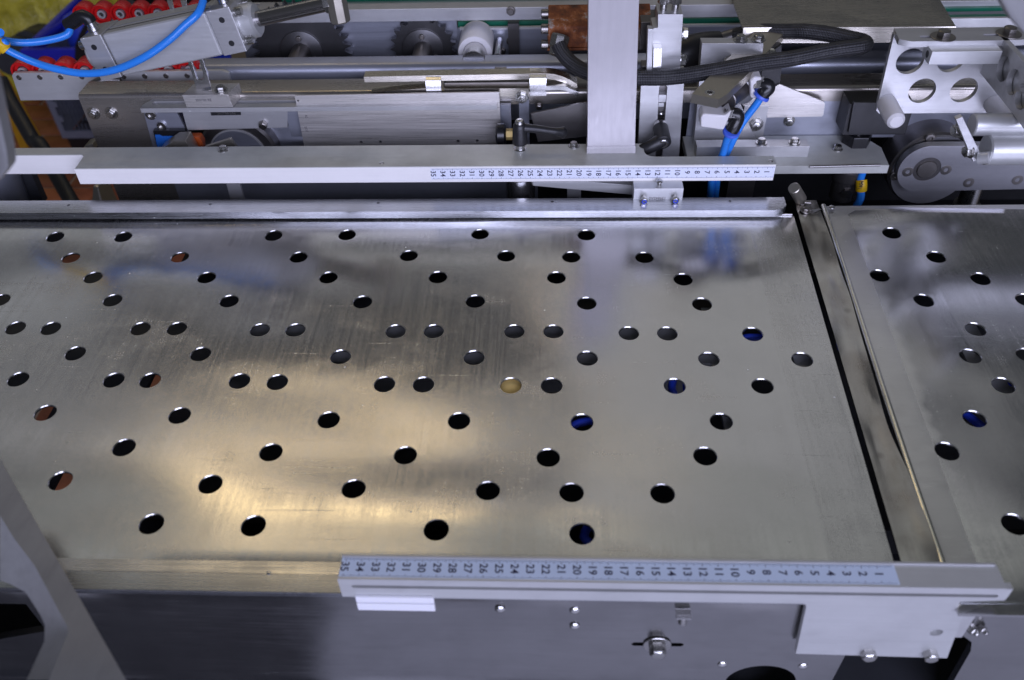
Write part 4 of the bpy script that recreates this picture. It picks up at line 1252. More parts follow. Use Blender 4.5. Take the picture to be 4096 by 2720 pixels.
tg = tube(B(), [(-54.76, 81.60, 14.70), (-54.93, 81.55, 14.98), (-55.12, 81.50, 15.28), (-59.5, 81.3, 12.0)], .62, 16, 4)
tgo = obj('hose_tag', tg, 'yellow', ho)

# ================================================================== RUSTED MOTOR BLOCK AND BRAIDED HOSE
t = thing('rusted_solenoid', 'rusty square solenoid block half hidden behind the upright post', 'solenoid', (1.99, 89.00, 10.66))
YRB = 88.5
x0, x1 = -0.17, 10.68
zt, zm, zb = 14.36, 13.30, 11.11
bm = ngon(B(), [(YRB, zb), (YRB, zm), (YRB + .25, zm + .25), (YRB + 3.4, zm + 1.1), (YRB + 3.4, zb)], 'YZ', x0, x1)
obj('casting', bm, 'rust', t, .12)
obj('base_flange', box(B(), x0 - .1, x1, YRB - .1, YRB + 3.4, zb - .3, zb - .01), 'rust', t, .06)
for p in ((-0.29, 91.00, 13.74), (-0.34, 89.30, 12.85), (-0.28, 88.90, 11.30)):
    obj('cap_screw', cyl(B(), (x0 + .05, p[1], p[2]), (x0 - .75, p[1], p[2]), .5, None, 20, .06), 'bolt_dark', t)
obj('end_cover', box(B(), x1 - 1.2, x1 + .5, YRB - .35, YRB + 3.0, zb - .3, zm + .6), 'steel_dark', t, .1)
for p in ((10.88, 89.50, 14.47), (10.11, 88.20, 12.31)):
    obj('cap_screw', cyl(B(), (x1 + .3, p[1], p[2]), (x1 + 1.1, p[1], p[2]), .5, None, 20, .06), 'bolt_dark', t)
g0 = Vector((1.17, 88.00, 12.66))
obj('gland', turn(B(), g0, (-.25, -.55, -.8), [(0, 1.0), (.3, 1.05), (1.3, 1.0), (1.35, .85), (2.1, .82)], 8), 'bolt', t, .05)
HP = [(0.88, 86.60, 12.33), (1.38, 86.00, 11.58), (2.35, 85.00, 10.93), (3.70, 83.60, 10.70), (5.69, 82.20, 10.76), (7.65, 81.40, 11.01), (9.07, 80.90, 11.28), (11.53, 80.50, 11.48), (14.08, 80.20, 11.91), (16.76, 80.20, 12.37), (19.88, 80.60, 12.77), (23.53, 81.40, 12.84), (27.28, 82.60, 13.00), (30.29, 83.60, 12.93)]
HT = [(30.29, 83.60, 12.93), (31.19, 84.00, 12.88), (31.74, 84.60, 12.82), (31.59, 85.40, 12.78), (30.38, 86.00, 12.85)]
HQ = [(30.38, 86.00, 12.85), (28.60, 87.00, 12.87), (26.59, 88.20, 12.67), (24.99, 89.40, 12.18), (21.76, 90.60, 11.71), (19.98, 91.20, 10.96)]
t = thing('braided_hose', 'black braided hose from the rusty block, folded sharply back at its right end', 'hose', HP[6])
obj('hose', tube(B(), HP + HT[1:4] + HQ, lambda u: .78, 20, 8), 'braid', t)
obj('cable_sleeve', tube(B(), [(20.44, 91.50, 11.05), (19.17, 91.30, 10.71), (17.72, 91.00, 10.41)], .8, 14, 5), 'steel_dark', t)
obj('gland_body', tube(B(), [(18.56, 91.00, 10.62), (16.68, 90.60, 10.22), (14.81, 90.00, 9.61), (13.84, 90.00, 9.16)], lambda u: 1.0 + .7 * min(1, u * 2), 18, 6), 'black', t)

# ================================================================== SLOTTED UPRIGHT BETWEEN POST AND SENSOR BRACKET
t = thing('slotted_upright', 'slotted aluminium upright with a stepped clamping block right of the post', 'upright', (12.00, 83.00, 1.37))
YU = 82.6
up = [(9.81, 82.60, 1.46), (14.35, 82.60, 1.43), (13.65, 82.60, 11.20), (9.31, 82.60, 11.25)]
sl0 = [(11.69, 82.60, 1.48), (12.42, 82.60, 1.47), (12.07, 82.60, 9.41), (11.84, 82.60, 9.70), (11.39, 82.60, 9.71), (11.22, 82.60, 9.42)]
upe = [(up[0][0], up[0][2] - 6), (up[1][0], up[1][2] - 6), (up[2][0], up[2][2]), (up[3][0], up[3][2])]
sle = [(sl0[0][0], sl0[0][2] - 4), (sl0[1][0], sl0[1][2] - 4)] + [(a[0], a[2]) for a in sl0[2:]]
obj('slotted_plate', slab(B(), upe, 'XZ', YU, YU + 1.0, [sle]), 'alu', t)
obj('slot_nut', box(B(), sl0[3][0] - 1.6, sl0[3][0] + .9, YU + 1.05, YU + 1.5, -3, 12), 'steel_dark', t)
for a, b in (((11.31, 82.60, 8.45), (12.10, 82.60, 7.62)), ((11.36, 82.60, 7.55), (11.94, 82.60, 7.09))):
    obj('slot_stop', box(B(), a[0], b[0], YU + .2, YU + 1.0, b[2], a[2]), 'alu', t, .03)
dome(t, (11.84, 83.60, 5.87), (0, -1, 0), .3, .25)
YU2 = 82.0
cb = [(10.14, 82.00, 11.45), (13.07, 82.00, 11.56), (12.77, 82.00, 17.15), (10.38, 82.00, 17.18), (10.47, 82.00, 15.87), (10.01, 82.00, 15.82)]
obj('clamp_block', ngon(B(), [(a[0], a[2]) for a in cb], 'XZ', YU2, YU2 + 2.6), 'alu', t, .04)
tz = cb[2][2]
for p in ((10.96, 82.00, 17.54), (12.09, 82.00, 17.65)):
    obj('set_bolt_shank', cyl(B(), (p[0], YU2 + 1.0, tz - .1), (p[0], YU2 + 1.0, tz + .8), .34, None, 16), 'bolt', t)
    hexbolt(t, (p[0], YU2 + 1.0, tz + .75), (0, 0, 1), .62, .5, 0, 'bolt')
for p in ((13.04, 83.00, 14.85), (13.12, 83.00, 12.16)):
    hexbolt(t, p, (1, -.1, 0), .58, .5, .7, 'bolt')
sp = [(9.61, 81.60, 11.86), (10.17, 81.60, 11.86), (9.92, 81.60, 16.15), (9.40, 81.60, 16.22)]
obj('side_strap', ngon(B(), [(a[0], a[2]) for a in sp], 'XZ', 81.0, 81.9), 'alu', t, .08)
sp = [(10.22, 81.40, 12.30), (11.04, 81.40, 12.29), (10.93, 81.40, 14.29), (10.08, 81.40, 14.30)]
obj('wedge_block', ngon(B(), [(a[0], a[2]) for a in sp], 'XZ', 80.9, 82.0), 'bright', t, .05)
obj('clamp_jaw', box(B(), 9.22, 10.23, 82.0, 83.4, 11.27, 11.98), 'steel_dark', t, .05)
clamp = thing('clamp_lever', 'black clamping lever with hex socket screw on the slotted upright, pointing down left', 'lever', (11.78, 82.00, 5.17))
hub0 = Vector((11.69, 82.50, 5.13))
hub1 = Vector((11.81, 79.60, 4.64))
dv = (hub1 - hub0)
obj('ferrule', cyl(B(), hub0 - dv.normalized() * .1, hub0 + dv * .18, .72, None, 24, .05), 'bright', clamp)
obj('hub', cyl(B(), hub0 + dv * .12, hub1, .80, .84, 28, .12), 'black', clamp)
scr = turn(B(), hub1, dv, [(-.05, .52), (.12, .52), (.18, .45), (.18, .24), (.05, .22)], 24)
obj('screw', scr, 'bolt', clamp)
obj('handle', tube(B(), [hub1 - dv * .2, (10.63, 79.90, 4.17), (9.58, 80.00, 3.51), (8.80, 80.20, 2.73)], lambda u: .78 - .22 * u, 16, 8), 'black', clamp)

# ================================================================== SENSOR BRACKET: gusset, diagonal bar, two white air sensors
YG = 84.0
t = thing('gusset_bracket', 'aluminium gusset bracket with an arm bolted over the diagonal bar', 'bracket', (17.29, 84.00, 0.74))
gp = [(15.93, 84.00, 0.64), (15.50, 84.00, 9.15), (15.28, 84.00, 13.36), (21.41, 84.00, 13.28), (21.51, 84.00, 11.99), (17.99, 84.00, 11.97), (17.71, 84.00, 11.73), (17.49, 84.00, 11.07), (17.98, 84.00, 9.12), (19.83, 84.00, 7.20), (22.68, 84.00, 2.00), (23.45, 84.00, 0.58)]
gx = [(a[0], a[2]) for a in gp]
gx[0] = (gx[0][0], gx[0][1] - 3)
gx[-1] = (gx[-1][0], gx[-1][1] - 3)
obj('gusset', ngon(B(), gx, 'XZ', YG, YG + 1.4), 'alu', t, .04)
for p in ((19.23, 84.67, 13.20), (21.02, 84.83, 13.20)):
    hexbolt(t, (p[0], YG + .75, gx[2][1]), (0, 0, 1), .5, .42, .72, 'bolt')
t = thing('diagonal_bar', 'thick dull steel bar lying diagonally across with a screw hole at each end', 'bar', (14.91, 76.31, 11.00))
ZD = 12.2
ZDL = 11.3
db = [(13.40, 75.52, 12.20), (15.70, 74.41, 12.20), (16.63, 75.36, 12.20), (19.34, 79.67, 12.20), (24.82, 89.35, 12.20), (25.40, 90.87, 12.20), (25.12, 91.58, 12.20), (23.71, 92.17, 12.20), (22.95, 91.65, 12.20), (14.32, 77.14, 12.20)]
h1, h2 = (15.11, 75.84, 12.20), (24.13, 91.10, 12.20)
obj('bar', slab(B(), [(a[0], a[1]) for a in db], 'XY', ZDL, ZD, [circle2(h1[0], h1[1], .42, 20)]), 'beige_steel', t)
obj('hole_insert', ring(B(), (h1[0], h1[1], ZD - .3), (0, 0, 1), .26, .5, .32, 24), 'bright', t)
obj('flush_screw', turn(B(), (h2[0], h2[1], ZD - .02), (0, 0, 1), [(0, 1.0), (.1, 1.0), (.12, .9), (.12, .35), (.02, .3)], 32), 'bolt', t)
def air_sensor(label, body_pts, y0, y1, nut, elbow, tube_pts, hose_label):
    t = thing('banjo_fitting', label, 'fitting', body_pts[0])
    obj('body', ngon(B(), [(a[0], a[2]) for a in body_pts], 'XZ', y0, y1), 'pom', t, .25, seg=3)
    obj('nut', turn(B(), nut[0], Vector(nut[1]) - Vector(nut[0]), [(0, .62), (.25, .62), (.3, .72), (1.0, .72), (1.05, .55), (1.3, .55)], 6), 'bolt', t, .04)
    obj('elbow', tube(B(), elbow, .68, 18, 6), 'black_gloss', t)
    e = Vector(elbow[-1])
    d = (Vector(tube_pts[1]) - e).normalized()
    obj('release_ring', turn(B(), e, d, [(0, .78), (.12, .84), (.3, .84), (.36, .7)], 24), 'blue_ring', t)
    h = thing('air_hose', hose_label, 'hose', tube_pts[-1])
    obj('hose', tube(B(), [tuple(e)] + tube_pts, .38, 14, 8), 'blue_tube', h)
    return t
air_sensor('white nylon fitting with black elbow under the near end of the diagonal bar',
           [(14.88, 78.00, 8.01), (14.76, 78.00, 9.08), (14.97, 78.00, 9.46), (17.09, 78.00, 9.25), (17.62, 78.00, 9.82), (17.55, 78.00, 9.06), (17.18, 78.00, 7.65)], 76.8, 78.6,
           ((17.21, 77.60, 8.89), (18.02, 77.40, 9.08)), [(17.89, 77.40, 9.08), (18.37, 77.30, 8.99), (18.42, 77.20, 8.56), (18.17, 77.00, 7.94), (18.01, 77.00, 7.55)],
           [(17.78, 77.40, 6.24), (17.79, 78.40, 3.94), (17.36, 79.50, 1.14), (17.71, 81.00, -1.66), (18.27, 83.00, -4.73)], 'blue air hose from the near white fitting dropping behind the far guide bar')
air_sensor('white nylon fitting with black elbow under the middle of the diagonal bar',
           [(19.71, 81.00, 11.23), (20.08, 81.00, 11.70), (20.84, 81.00, 11.59), (20.86, 81.00, 10.93), (20.73, 81.00, 9.31), (20.05, 81.00, 9.41)], 80.0, 81.8,
           ((20.33, 80.40, 10.57), (21.05, 80.20, 10.80)), [(20.97, 80.20, 10.76), (21.45, 80.00, 10.76), (21.61, 79.90, 10.52), (21.30, 79.80, 10.19), (21.13, 79.80, 9.91)],
           [(20.69, 79.80, 8.86), (19.66, 79.80, 6.89), (18.86, 79.60, 4.77), (18.13, 80.20, 0.86), (18.40, 81.50, -1.98), (18.83, 83.00, -4.73)], 'blue air hose from the farther white fitting passing behind the nearer one')
t = thing('small_air_cylinder', 'small round dark air cylinder lying under the diagonal bar', 'air cylinder', (17.99, 79.50, 10.00))
obj('barrel', cyl(B(), (17.53, 79.00, 9.69), (20.19, 83.00, 9.78), .95, 1.25, 24, .08), 'steel_dark', t)
obj('collar', cyl(B(), (19.22, 81.40, 9.41), (19.85, 82.40, 9.59), 1.45, None, 28, .1), 'alu', t)
t = thing('black_bracket_plate', 'black angled plate behind the elbow fitting at the gusset bracket', 'plate', (23.00, 84.00, 8.67))
q = [(21.95, 85.50, 11.09), (23.60, 85.50, 12.50), (24.08, 85.50, 9.90), (24.20, 85.50, 8.22), (23.32, 85.50, 7.42), (22.23, 85.50, 8.34)]
obj('plate', ngon(B(), [(a[0], a[2]) for a in q], 'XZ', 85.4, 85.8), 'black', t)
hexbolt(t, (22.65, 85.30, 11.56), (0, -.6, 1), .5, .4, .75, 'bolt')

# base plate with bracket, bolts, blade
YBP = 79.6
t = thing('side_shelf', 'horizontal aluminium shelf plate with bolts and a scratched groove right of the guide', 'shelf', (28, 80, 1))
ZSH = 1.85
sa, sb, sc = (35.59, 78.88, 1.85), (35.78, 83.28, 1.85), (32.66, 87.09, 1.85)
poly = [(14.8, YBP), (sa[0], YBP), (sa[0], YBP + .3), (sb[0], sb[1]), (sb[0] - 1.5, 85.95), (14.8, 85.95)]
obj('shelf', ngon(B(), poly, 'XY', ZSH - .95, ZSH), 'alu_top', t, .03)
g0, g1 = (27.31, 79.42, 1.85), (34.71, 79.68, 1.85)
obj('scratched_groove', tube(B(), [g0, g1], .13, 8, 4), 'steel_dark', t)
for p in ((31.02, 82.92, 1.85),):
    hexbolt(t, p, (0, 0, 1), .44, .40, .56, 'bolt')
YFL = 81.4
fp = [(22.04, 81.40, 3.13), (27.51, 81.40, 3.08), (27.81, 81.40, 1.63), (27.86, 81.40, 0.56), (16.24, 81.40, 0.64)]
zf = fp[0][2]
fb = obj('flange_bar', box(B(), 15.69, fp[1][0], YFL, YFL + 1.5, ZSH + .003, zf), 'alu', t, .03)
for p in ((22.56, 80.27, 4.20), (26.04, 80.31, 4.20)):
    hexbolt(t, (p[0], YFL + .75, zf), (0, 0, 1), .46, .42, .62, 'bolt')
obj('spacer_block', box(B(), (20.87, 85.20, 5.01)[0], (23.40, 85.20, 4.98)[0], 85.0, 86.0, ZSH + .01, (21.82, 85.20, 5.94)[2]), 'alu', t, .03)
hexbolt(t, (22.37, 85.00, 3.77), (0, -1, 0), .55, .4, .8, 'bolt')
hexbolt(t, (26.19, 86.00, 3.62), (0, -1, -.1), .5, .35, .62, 'bolt')
t = thing('deflector_blade', 'brushed steel deflector blade with a clipped corner right of the gusset bracket', 'blade', (25.78, 85.00, 4.75))
q = [(23.48, 85.20, 4.51), (29.27, 85.20, 4.59), (29.40, 85.20, 4.77), (29.30, 85.20, 6.07), (29.08, 85.20, 6.33), (24.11, 85.20, 8.36), (22.95, 85.20, 7.57), (20.21, 85.20, 6.58), (20.78, 85.20, 5.90), (23.25, 85.20, 5.87)]
obj('blade', ngon(B(), [(a[0], a[2]) for a in q], 'XZ', 85.1, 85.3), 'brushed', t)

# black switch box with big black nut
t = thing('switch_box', 'flat black switch box with a large black hex nut on the shelf', 'switch box', (32.36, 83.00, 3.65))
q = [(31.62, 82.60, 3.96), (37.56, 82.60, 3.90), (37.09, 82.60, 7.37), (31.34, 82.60, 7.50)]
obj('front', ngon(B(), [(a[0], a[2]) for a in q], 'XZ', 82.6, 83.0), 'black', t, .03)
q = [(31.00, 84.00, 5.00), (31.95, 83.50, 3.53), (31.73, 83.50, 7.11), (30.95, 84.00, 6.86)]
obj('box', box(B(), (31.17, 84.00, 5.00)[0], (37.76, 84.00, 4.94)[0], 83.0, 85.9, q[1][2], q[2][2]), 'black', t, .05)
c = (33.34, 84.36, 1.90)
obj('hex_nut', turn(B(), (c[0], c[1], ZSH + .01), (0, 0, 1), [(0, 1.55), (1.2, 1.55), (1.3, 1.45), (1.3, .8)], 6), 'black_gloss', t, .05)
obj('stud', cyl(B(), (c[0], c[1], ZSH + .9), (c[0], c[1], ZSH + 2.6), .5, None, 18), 'bright', t)
obj('plunger', cyl(B(), (c[0], c[1], ZSH - 1), (c[0], c[1], -5.2), 1.35, None, 28, .1), 'steel_dark', t)
obj('plunger_collar', cyl(B(), (c[0], c[1], -1.2), (c[0], c[1], -2.6), 1.62, None, 28, .1), 'steel_dark', t)
obj('plunger_nut', turn(B(), (c[0], c[1] - .2, -3.6), (0, -1, -.2), [(0, .7), (1.3, .7)], 6), 'bolt_dark', t)
hh = [(34.44, 83.00, -2.00), (34.60, 82.60, -2.79), (34.79, 82.40, -4.06), (34.61, 82.40, -5.13), (hh0 := (34.65, 82.60, -6.36))]
t = thing('air_hose', 'short blue hose with a yellow numbered tag below the shelf', 'hose', hh[2])
h = obj('hose', tube(B(), [(hh[0][0], hh[0][1], hh[0][2] + 1.2)] + hh, .42, 14, 6), 'blue_tube', t)
tg = obj('hose_tag', tube(B(), [(34.52, 82.90, -2.02), (34.58, 82.60, -2.52), (34.65, 82.50, -3.07)], .60, 16, 4), 'yellow', h)
lettering('tag_number', '1604', 0.55, 'ink', h, (34.30, 82.02, -2.14), (0.05, 0, 1), (-1, 0, 0))

# ================================================================== PERFORATED BRACKET RIGHT, with white plugs
YP = 80.0
t = thing('perforated_bracket', 'pale aluminium bracket plate with large round holes and two white plugs', 'bracket', (34.07, 80.00, 7.72))
q = [(32.44, 80.00, 15.80), (32.79, 80.00, 7.96), (33.16, 80.00, 7.61), (43.64, 80.00, 7.60), (46.30, 80.00, 7.57), (42.80, 80.00, 15.67)]
pol = [(a[0], a[2]) for a in q]
# punched holes are true circles
hc = [(34.66, 80.00, 13.10), (38.54, 80.00, 13.25), (36.70, 80.00, 10.03), (40.71, 80.00, 10.07)]
obj('plate', slab(B(), pol, 'XZ', YP, YP + .55, [circle2(h[0], h[2], 1.30, 40) for h in hc]), 'alu', t)
fz = 16.0
fl = [(32.64, 80.89, 16.00), (32.40, 78.65, 16.00), (33.34, 77.92, 16.00), (41.49, 78.29, 16.00), (44.30, 81.34, 16.00)]
xs0, xs1 = fl[0][0], 42.2
yf, yb4 = fl[2][1], fl[0][1]
fpoly = [(fl[1][0], yf + .55), (fl[2][0], yf), (xs1, yf), (xs1 + 4, yf + .4), (xs1 + 4, yb4), (xs0, yb4)]
s1c, s2c = (34.84, 78.90, 16.00), (40.75, 79.11, 16.00)
obj('flange', slab(B(), fpoly, 'XY', fz - .55, fz, [slot2(s1c[0] - .45, s1c[0] + 2.2, s1c[1], .24), slot2(s2c[0] - .5, s2c[0] + 2.2, s2c[1], .24)]), 'alu', t)
for p in ((36.47, 78.79, 16.00), (42.64, 79.32, 16.00)):
    hexbolt(t, p, (0, 0, 1), .62, .55, 1.12, 'bolt_dark')
YQ = 76.6
b0, b1 = (34.95, 76.60, 15.58), (41.24, 76.60, 15.66)
zq0 = (35.07, 76.60, 14.34)[2]
obj('square_bar', box(B(), b0[0], b1[0], YQ, YQ + 2.0, zq0, b0[2]), 'alu_white', t, .04)
bar_end = (35.20, 77.50, 14.87)
obj('bar_hole', turn(B(), (b0[0] - .001, YQ + 0.9, (zq0 + b0[2]) / 2), (-1, 0, 0), [(0, .34), (.01, .34)], 18), 'black', t)
XS = 41.7
sp = [(41.70, 81.27, 12.43), (41.70, 78.54, 12.18), (41.70, 72.03, 11.80), (0, 69.88 - 3, 12.0), (0, 66, 18), (0, (41.70, 78.69, 15.94)[1], (41.70, 78.69, 15.94)[2])]
oc = [(41.70, 76.29, 14.00), (41.70, 73.88, 13.86), (41.70, 71.65, 13.62)]
sppoly = [(80.0, sp[0][2] - .6), (sp[2][1], sp[2][2]), (66, sp[2][2] - .3), (66, 16.0), (80.0, 16.0)]
obj('side_plate', slab(B(), sppoly, 'YZ', XS, XS + .5, [circle2(h[1], h[2], 1.15, 32) for h in oc]), 'alu', t)
obj('side_backing', box(B(), XS + .55, XS + .65, 66.5, 79.5, 11.5, 15.8), 'alu', t)
for a in ((33.56, 80.00, 8.78), (44.08, 80.00, 8.59)):
    obj('plug', turn(B(), a, (0, -1, -.04), [(0, .92), (2.9, .92), (3.4, .84), (3.65, .6), (3.7, .25)], 32), 'pom', t)

# ================================================================== CAM WHEEL AND LEVER ARM
YW2 = 83.0
t = thing('cam_wheel', 'thick round steel cam wheel behind the lever arm', 'cam wheel', (42.25, 83.00, -3.79))
c = Vector((41.71, 83.00, -0.77))
obj('drum', turn(B(), c + Vector((0, 3.6, 0)), (0, -1, 0), [(0, 4.45), (3.4, 4.45), (3.6, 4.25)], 72), 'steel_dark', t)
obj('face_ring', ring(B(), c + Vector((0, .05, 0)), (0, -1, 0), 2.0, 4.2, .35, 72), 'steel_mid', t)
for p in ((40.25, 82.60, 3.38), (37.81, 82.60, -1.26)):
    socket(t, p, (0, -1, 0), .52, .25, 'bolt_dark')
YL = 81.2
t = thing('lever_arm', 'rounded steel lever arm with flush screws and a bearing pivot', 'lever arm', (42.81, 81.20, -2.28))
lc = Vector((40.25, 81.20, 0.35))
rtop, rbot = (43.34, 81.20, 3.15), (51.38, 81.20, -1.90)
R_ = 2.85
arc = [(lc.x + R_ * math.cos(math.radians(a)), lc.z + R_ * math.sin(math.radians(a))) for a in range(95, 266, 9)]
poly = arc + [(62, lc.z - R_ + .55), (62, lc.z + R_ * .96)]
obj('arm', slab(B(), poly, 'XZ', YL, YL + .9, [circle2(lc.x + .15, lc.z, 1.45, 36)]), 'steel_mid', t)
obj('bearing_ring', ring(B(), (lc.x + .15, YL + .15, lc.z), (0, -1, 0), 1.05, 1.45, .1, 40), 'steel_dark', t)
obj('pivot_pin', turn(B(), (lc.x + .15, YL + .5, lc.z), (0, -1, 0), [(0, 1.05), (.5, 1.05), (.6, .98), (.62, .5)], 36), 'bolt_dark', t)
for p in ((38.46, 81.20, 0.08), (42.42, 81.20, 0.28), (45.32, 81.20, -1.31), (50.37, 81.20, -1.02)):
    obj('flush_screw', turn(B(), (p[0], YL + .02, p[2]), (0, -1, 0), [(0, .58), (.05, .58), (.06, .5), (.06, .24), (.0, .22)], 26), 'bolt_dark', t)
t = thing('roller_pin', 'short steel roller pin under the lever arm', 'pin', (47.00, 83.00, -4.88))
p = Vector((47.45, 84.00, -5.18))
obj('pin', cyl(B(), p + Vector((0, 0, 3)), p + Vector((0, -.4, -1)), 1.1, None, 26, .08), 'bolt', t)
obj('collar', ring(B(), p + Vector((0, -.4, -1.2)), (0, -.1, 1), 1.1, 1.5, .7, 30), 'bolt_dark', t)

# ================================================================== PAIR OF SILVER TUBES AT THE RIGHT EDGE
t = thing('tube_pair', 'two silver round tubes joined by a diagonal end plate at the right edge', 'tubes', (41.90, 72.00, 6.92))
ya_, yb_ = 72.0, 71.0
c1, c2 = Vector((38.44, 72.00, 10.71)), Vector((39.94, 71.00, 8.73))
obj('tube', turn(B(), c1, (1, 0, .0), [(0, .9), (.1, 1.0), (14, 1.0)], 32), 'alu_white', t)
obj('tube', turn(B(), c2, (1, 0, .0), [(0, 1.25), (.12, 1.42), (14, 1.42)], 36), 'alu_white', t)
q = [(36.05, 70.40, 12.10), (36.54, 70.40, 12.37), (39.67, 70.40, 8.25), (39.00, 70.40, 7.74)]
obj('end_plate', ngon(B(), [(a[0], a[2]) for a in q], 'XZ', 70.4, 71.0), 'alu', t, .06)
obj('end_stub', turn(B(), Vector((39.20, 70.20, 8.30)), (.6, -.4, .3), [(0, .55), (.9, .55)], 20), 'alu_white', t)
hexbolt(t, Vector((37.26, 71.60, 10.40)), (-1, -.2, -.1), .55, .5, .7, 'bolt')
hexbolt(t, Vector((38.55, 70.80, 8.72)), (-1, -.2, -.1), .55, .5, .7, 'bolt')

# ================================================================== THINGS ON THE FLOOR BEHIND, LEFT
t = thing('storage_crate', 'grey perforated crate with a bright blue rim standing on the tiled floor', 'crate', (-175, 262, ZFLOOR))
YCR = 232.0
c0, c1 = (-149.65, 232.00, -67.13), (-148.73, 232.00, -50.75)
zc0 = ZFLOOR + .2
xcl, xcr = -150.41, -106.14
zrim0, zrim1 = -54.83, -51.06
holes = []
nx, nz = 34, 7
for j in range(nz):
    for i in range(nx):
        hx = xcl + 2.2 + i * (xcr - xcl - 4) / nx + (1.0 if j % 2 else 0)
        hz = zc0 + 9 + j * (zrim0 - zc0 - 13) / nz
        holes.append([(hx - .55, hz - 1.6), (hx + .55, hz - 1.6), (hx + .55, hz + 1.6), (hx - .55, hz + 1.6)])
obj('front_wall', slab(B(), [(xcl, zc0 + 5), (xcr, zc0 + 5), (xcr, zrim0), (xcl - .5, zrim0)], 'XZ', YCR, YCR + .8, holes), 'crate_grey', t)
obj('base', box(B(), xcl + 1, xcr, YCR + .5, YCR + 38, zc0, zc0 + 5), 'black', t, .4)
obj('rear_wall', box(B(), xcl, xcr, YCR + 38, YCR + 38.8, zc0 + 5, zrim0), 'blue_dark', t)
obj('side_wall', box(B(), xcl, xcl + .8, YCR + .9, YCR + 38, zc0 + 5, zrim0), 'crate_grey', t)
obj('rim', box(B(), xcl - 1, xcr, YCR - 1, YCR + .8, zrim0 + .05, zrim1), 'blue_bin', t, .25)
obj('rim', box(B(), xcl - 1, xcl + .8, YCR + .9, YCR + 39, zrim0 + .05, zrim1), 'blue_bin', t, .25)
e0, e1 = Vector((-145.54, 236.00, -49.17)), Vector((-148.82, 262.00, -53.19))
obj('lid_edge', tube(B(), [e0 + (e0 - e1) * .25, e0, e1, e1 + (e1 - e0) * .1], 1.1, 8, 3), 'blue_bin', t)
bl = thing('blue_canister', 'dark blue canister behind the wheel rail inside the crate', 'canister', (-130, 250, -40))
cc = Vector((-141.63, 250.00, -53.99))
obj('canister', turn(B(), cc - Vector((0, 0, 22)), (0, 0, 1), [(0, 4.5), (1, 5), (24, 5), (27, 4), (28, 2)], 28), 'blue_dark', bl)
st = thing('black_strap', 'black strap hanging down over the blue crate rim', 'strap', (-120, 228, -40))
q = [(-129.11, 229.00, -45.60), (-131.73, 229.00, -54.18), (-135.89, 229.00, -55.34), (-133.13, 229.00, -48.63), (-130.49, 229.00, -45.20), (-127.33, 229.00, -41.85), (-124.71, 229.00, -41.88)]
obj('strap', ngon(B(), [(a[0], a[2]) for a in q], 'XZ', 228.6, 229.2), 'black', st)

def bag(label, c, rx, ry, rz, seed):
    t = thing('plastic_bag', label, 'bag', (c[0], c[1], c[2] - rz))
    bm = B()
    bmesh.ops.create_icosphere(bm, subdivisions=5, radius=1.0)
    for v in bm.verts:
        d = v.co.normalized()
        k = 1 + .22 * noise.noise(d * 1.4 + Vector((seed, 0, 0))) + .10 * noise.noise(d * 4 + Vector((seed, 3, 0))) + .05 * abs(noise.noise(d * 11 + Vector((seed, 7, 0))))
        v.co = Vector((c[0] + d.x * rx * k, c[1] + d.y * ry * k, c[2] + d.z * rz * k))
    obj('film', bm, 'bag', t)
    return t
b1 = Vector((-187.35, 290.00, -64.66))
bag('large crumpled yellow plastic bag in the top left corner', tuple(b1), 38, 26, 36, 2.0)
b2 = Vector((-170.75, 285.00, -61.01))
bag('smaller crumpled yellow plastic bag right of the larger one', tuple(b2), 15, 16, 34, 5.0)
t = thing('dark_machine_part', 'dark steel machinery standing behind the yellow bags', 'machinery', (-100, 330, ZFLOOR))
obj('block', box(B(), -330, -40, 330, 345, ZFLOOR, 20), 'void', t)
for p0, p1, r in (((-161.05, 240.00, -57.67), (-171.24, 300.00, -70.40), 5), ((-165.00, 290.00, -64.97), (-147.71, 300.00, -64.93), 6), ((-160.66, 250.00, -57.53), (-163.62, 280.00, -67.39), 4)):
    obj('tube', cyl(B(), p0, p1, r, None, 16), 'rubber', t)
t = thing('yellow_frame_leg', 'yellow painted steel frame leg at the left edge', 'frame leg', (-110, 170, ZFLOOR))
YY = 150.0
q = [(-106.70, 150.00, -30.73), (-103.78, 150.00, -30.75), (-103.25, 150.00, -35.71), (-106.92, 150.00, -35.68)]
a0, a1, b0_, b1_ = [Vector(k) for k in (q[0], q[1], q[3], q[2])]
up0, up1 = a0 + (a0 - b0_) * 2.2, a1 + (a1 - b1_) * 1.6
obj('leg', ngon(B(), [(v.x, v.z) for v in (up0, up1, b1_ + (b1_ - a1) * .6, b0_ + (b0_ - a0) * .6)], 'XZ', YY, YY + 3), 'yellow_paint', t, .2)
m0, m1 = a0.lerp(a1, .42), b0_.lerp(b1_, .42)
obj('rib', ngon(B(), [(v.x, v.z) for v in (m0 + (m0 - m1) * 1.5, m0 + (m0 - m1) * 1.5 + Vector((1, 0, 0)), m1 + (m1 - m0) * .5 + Vector((1, 0, 0)), m1 + (m1 - m0) * .5)], 'XZ', YY - 1.2, YY - .01), 'yellow_paint', t)
cb_ = [(-97.51, 140.00, -16.31), (-96.11, 138.00, -18.65), (-92.93, 134.00, -20.71), (-89.63, 130.00, -22.94), (-87.36, 128.00, -22.72), (-84.24, 124.00, -25.98), (-80.94, 120.00, -29.08), (-79.42, 118.00, -29.19)]
t = thing('black_cable', 'thick black cable hanging down past the far guide bar at the left', 'cable', cb_[-1])
obj('cable', tube(B(), cb_, 1.25, 14, 8), 'black', t)
t = thing('stone_base', 'grey beige concrete foot under the channel end', 'foot', (-60, 100, -40))
q = [(-63.11, 96.00, -13.19), (-60.63, 96.00, -10.58), (-59.59, 96.00, -10.59), (-59.77, 96.00, -13.20)]
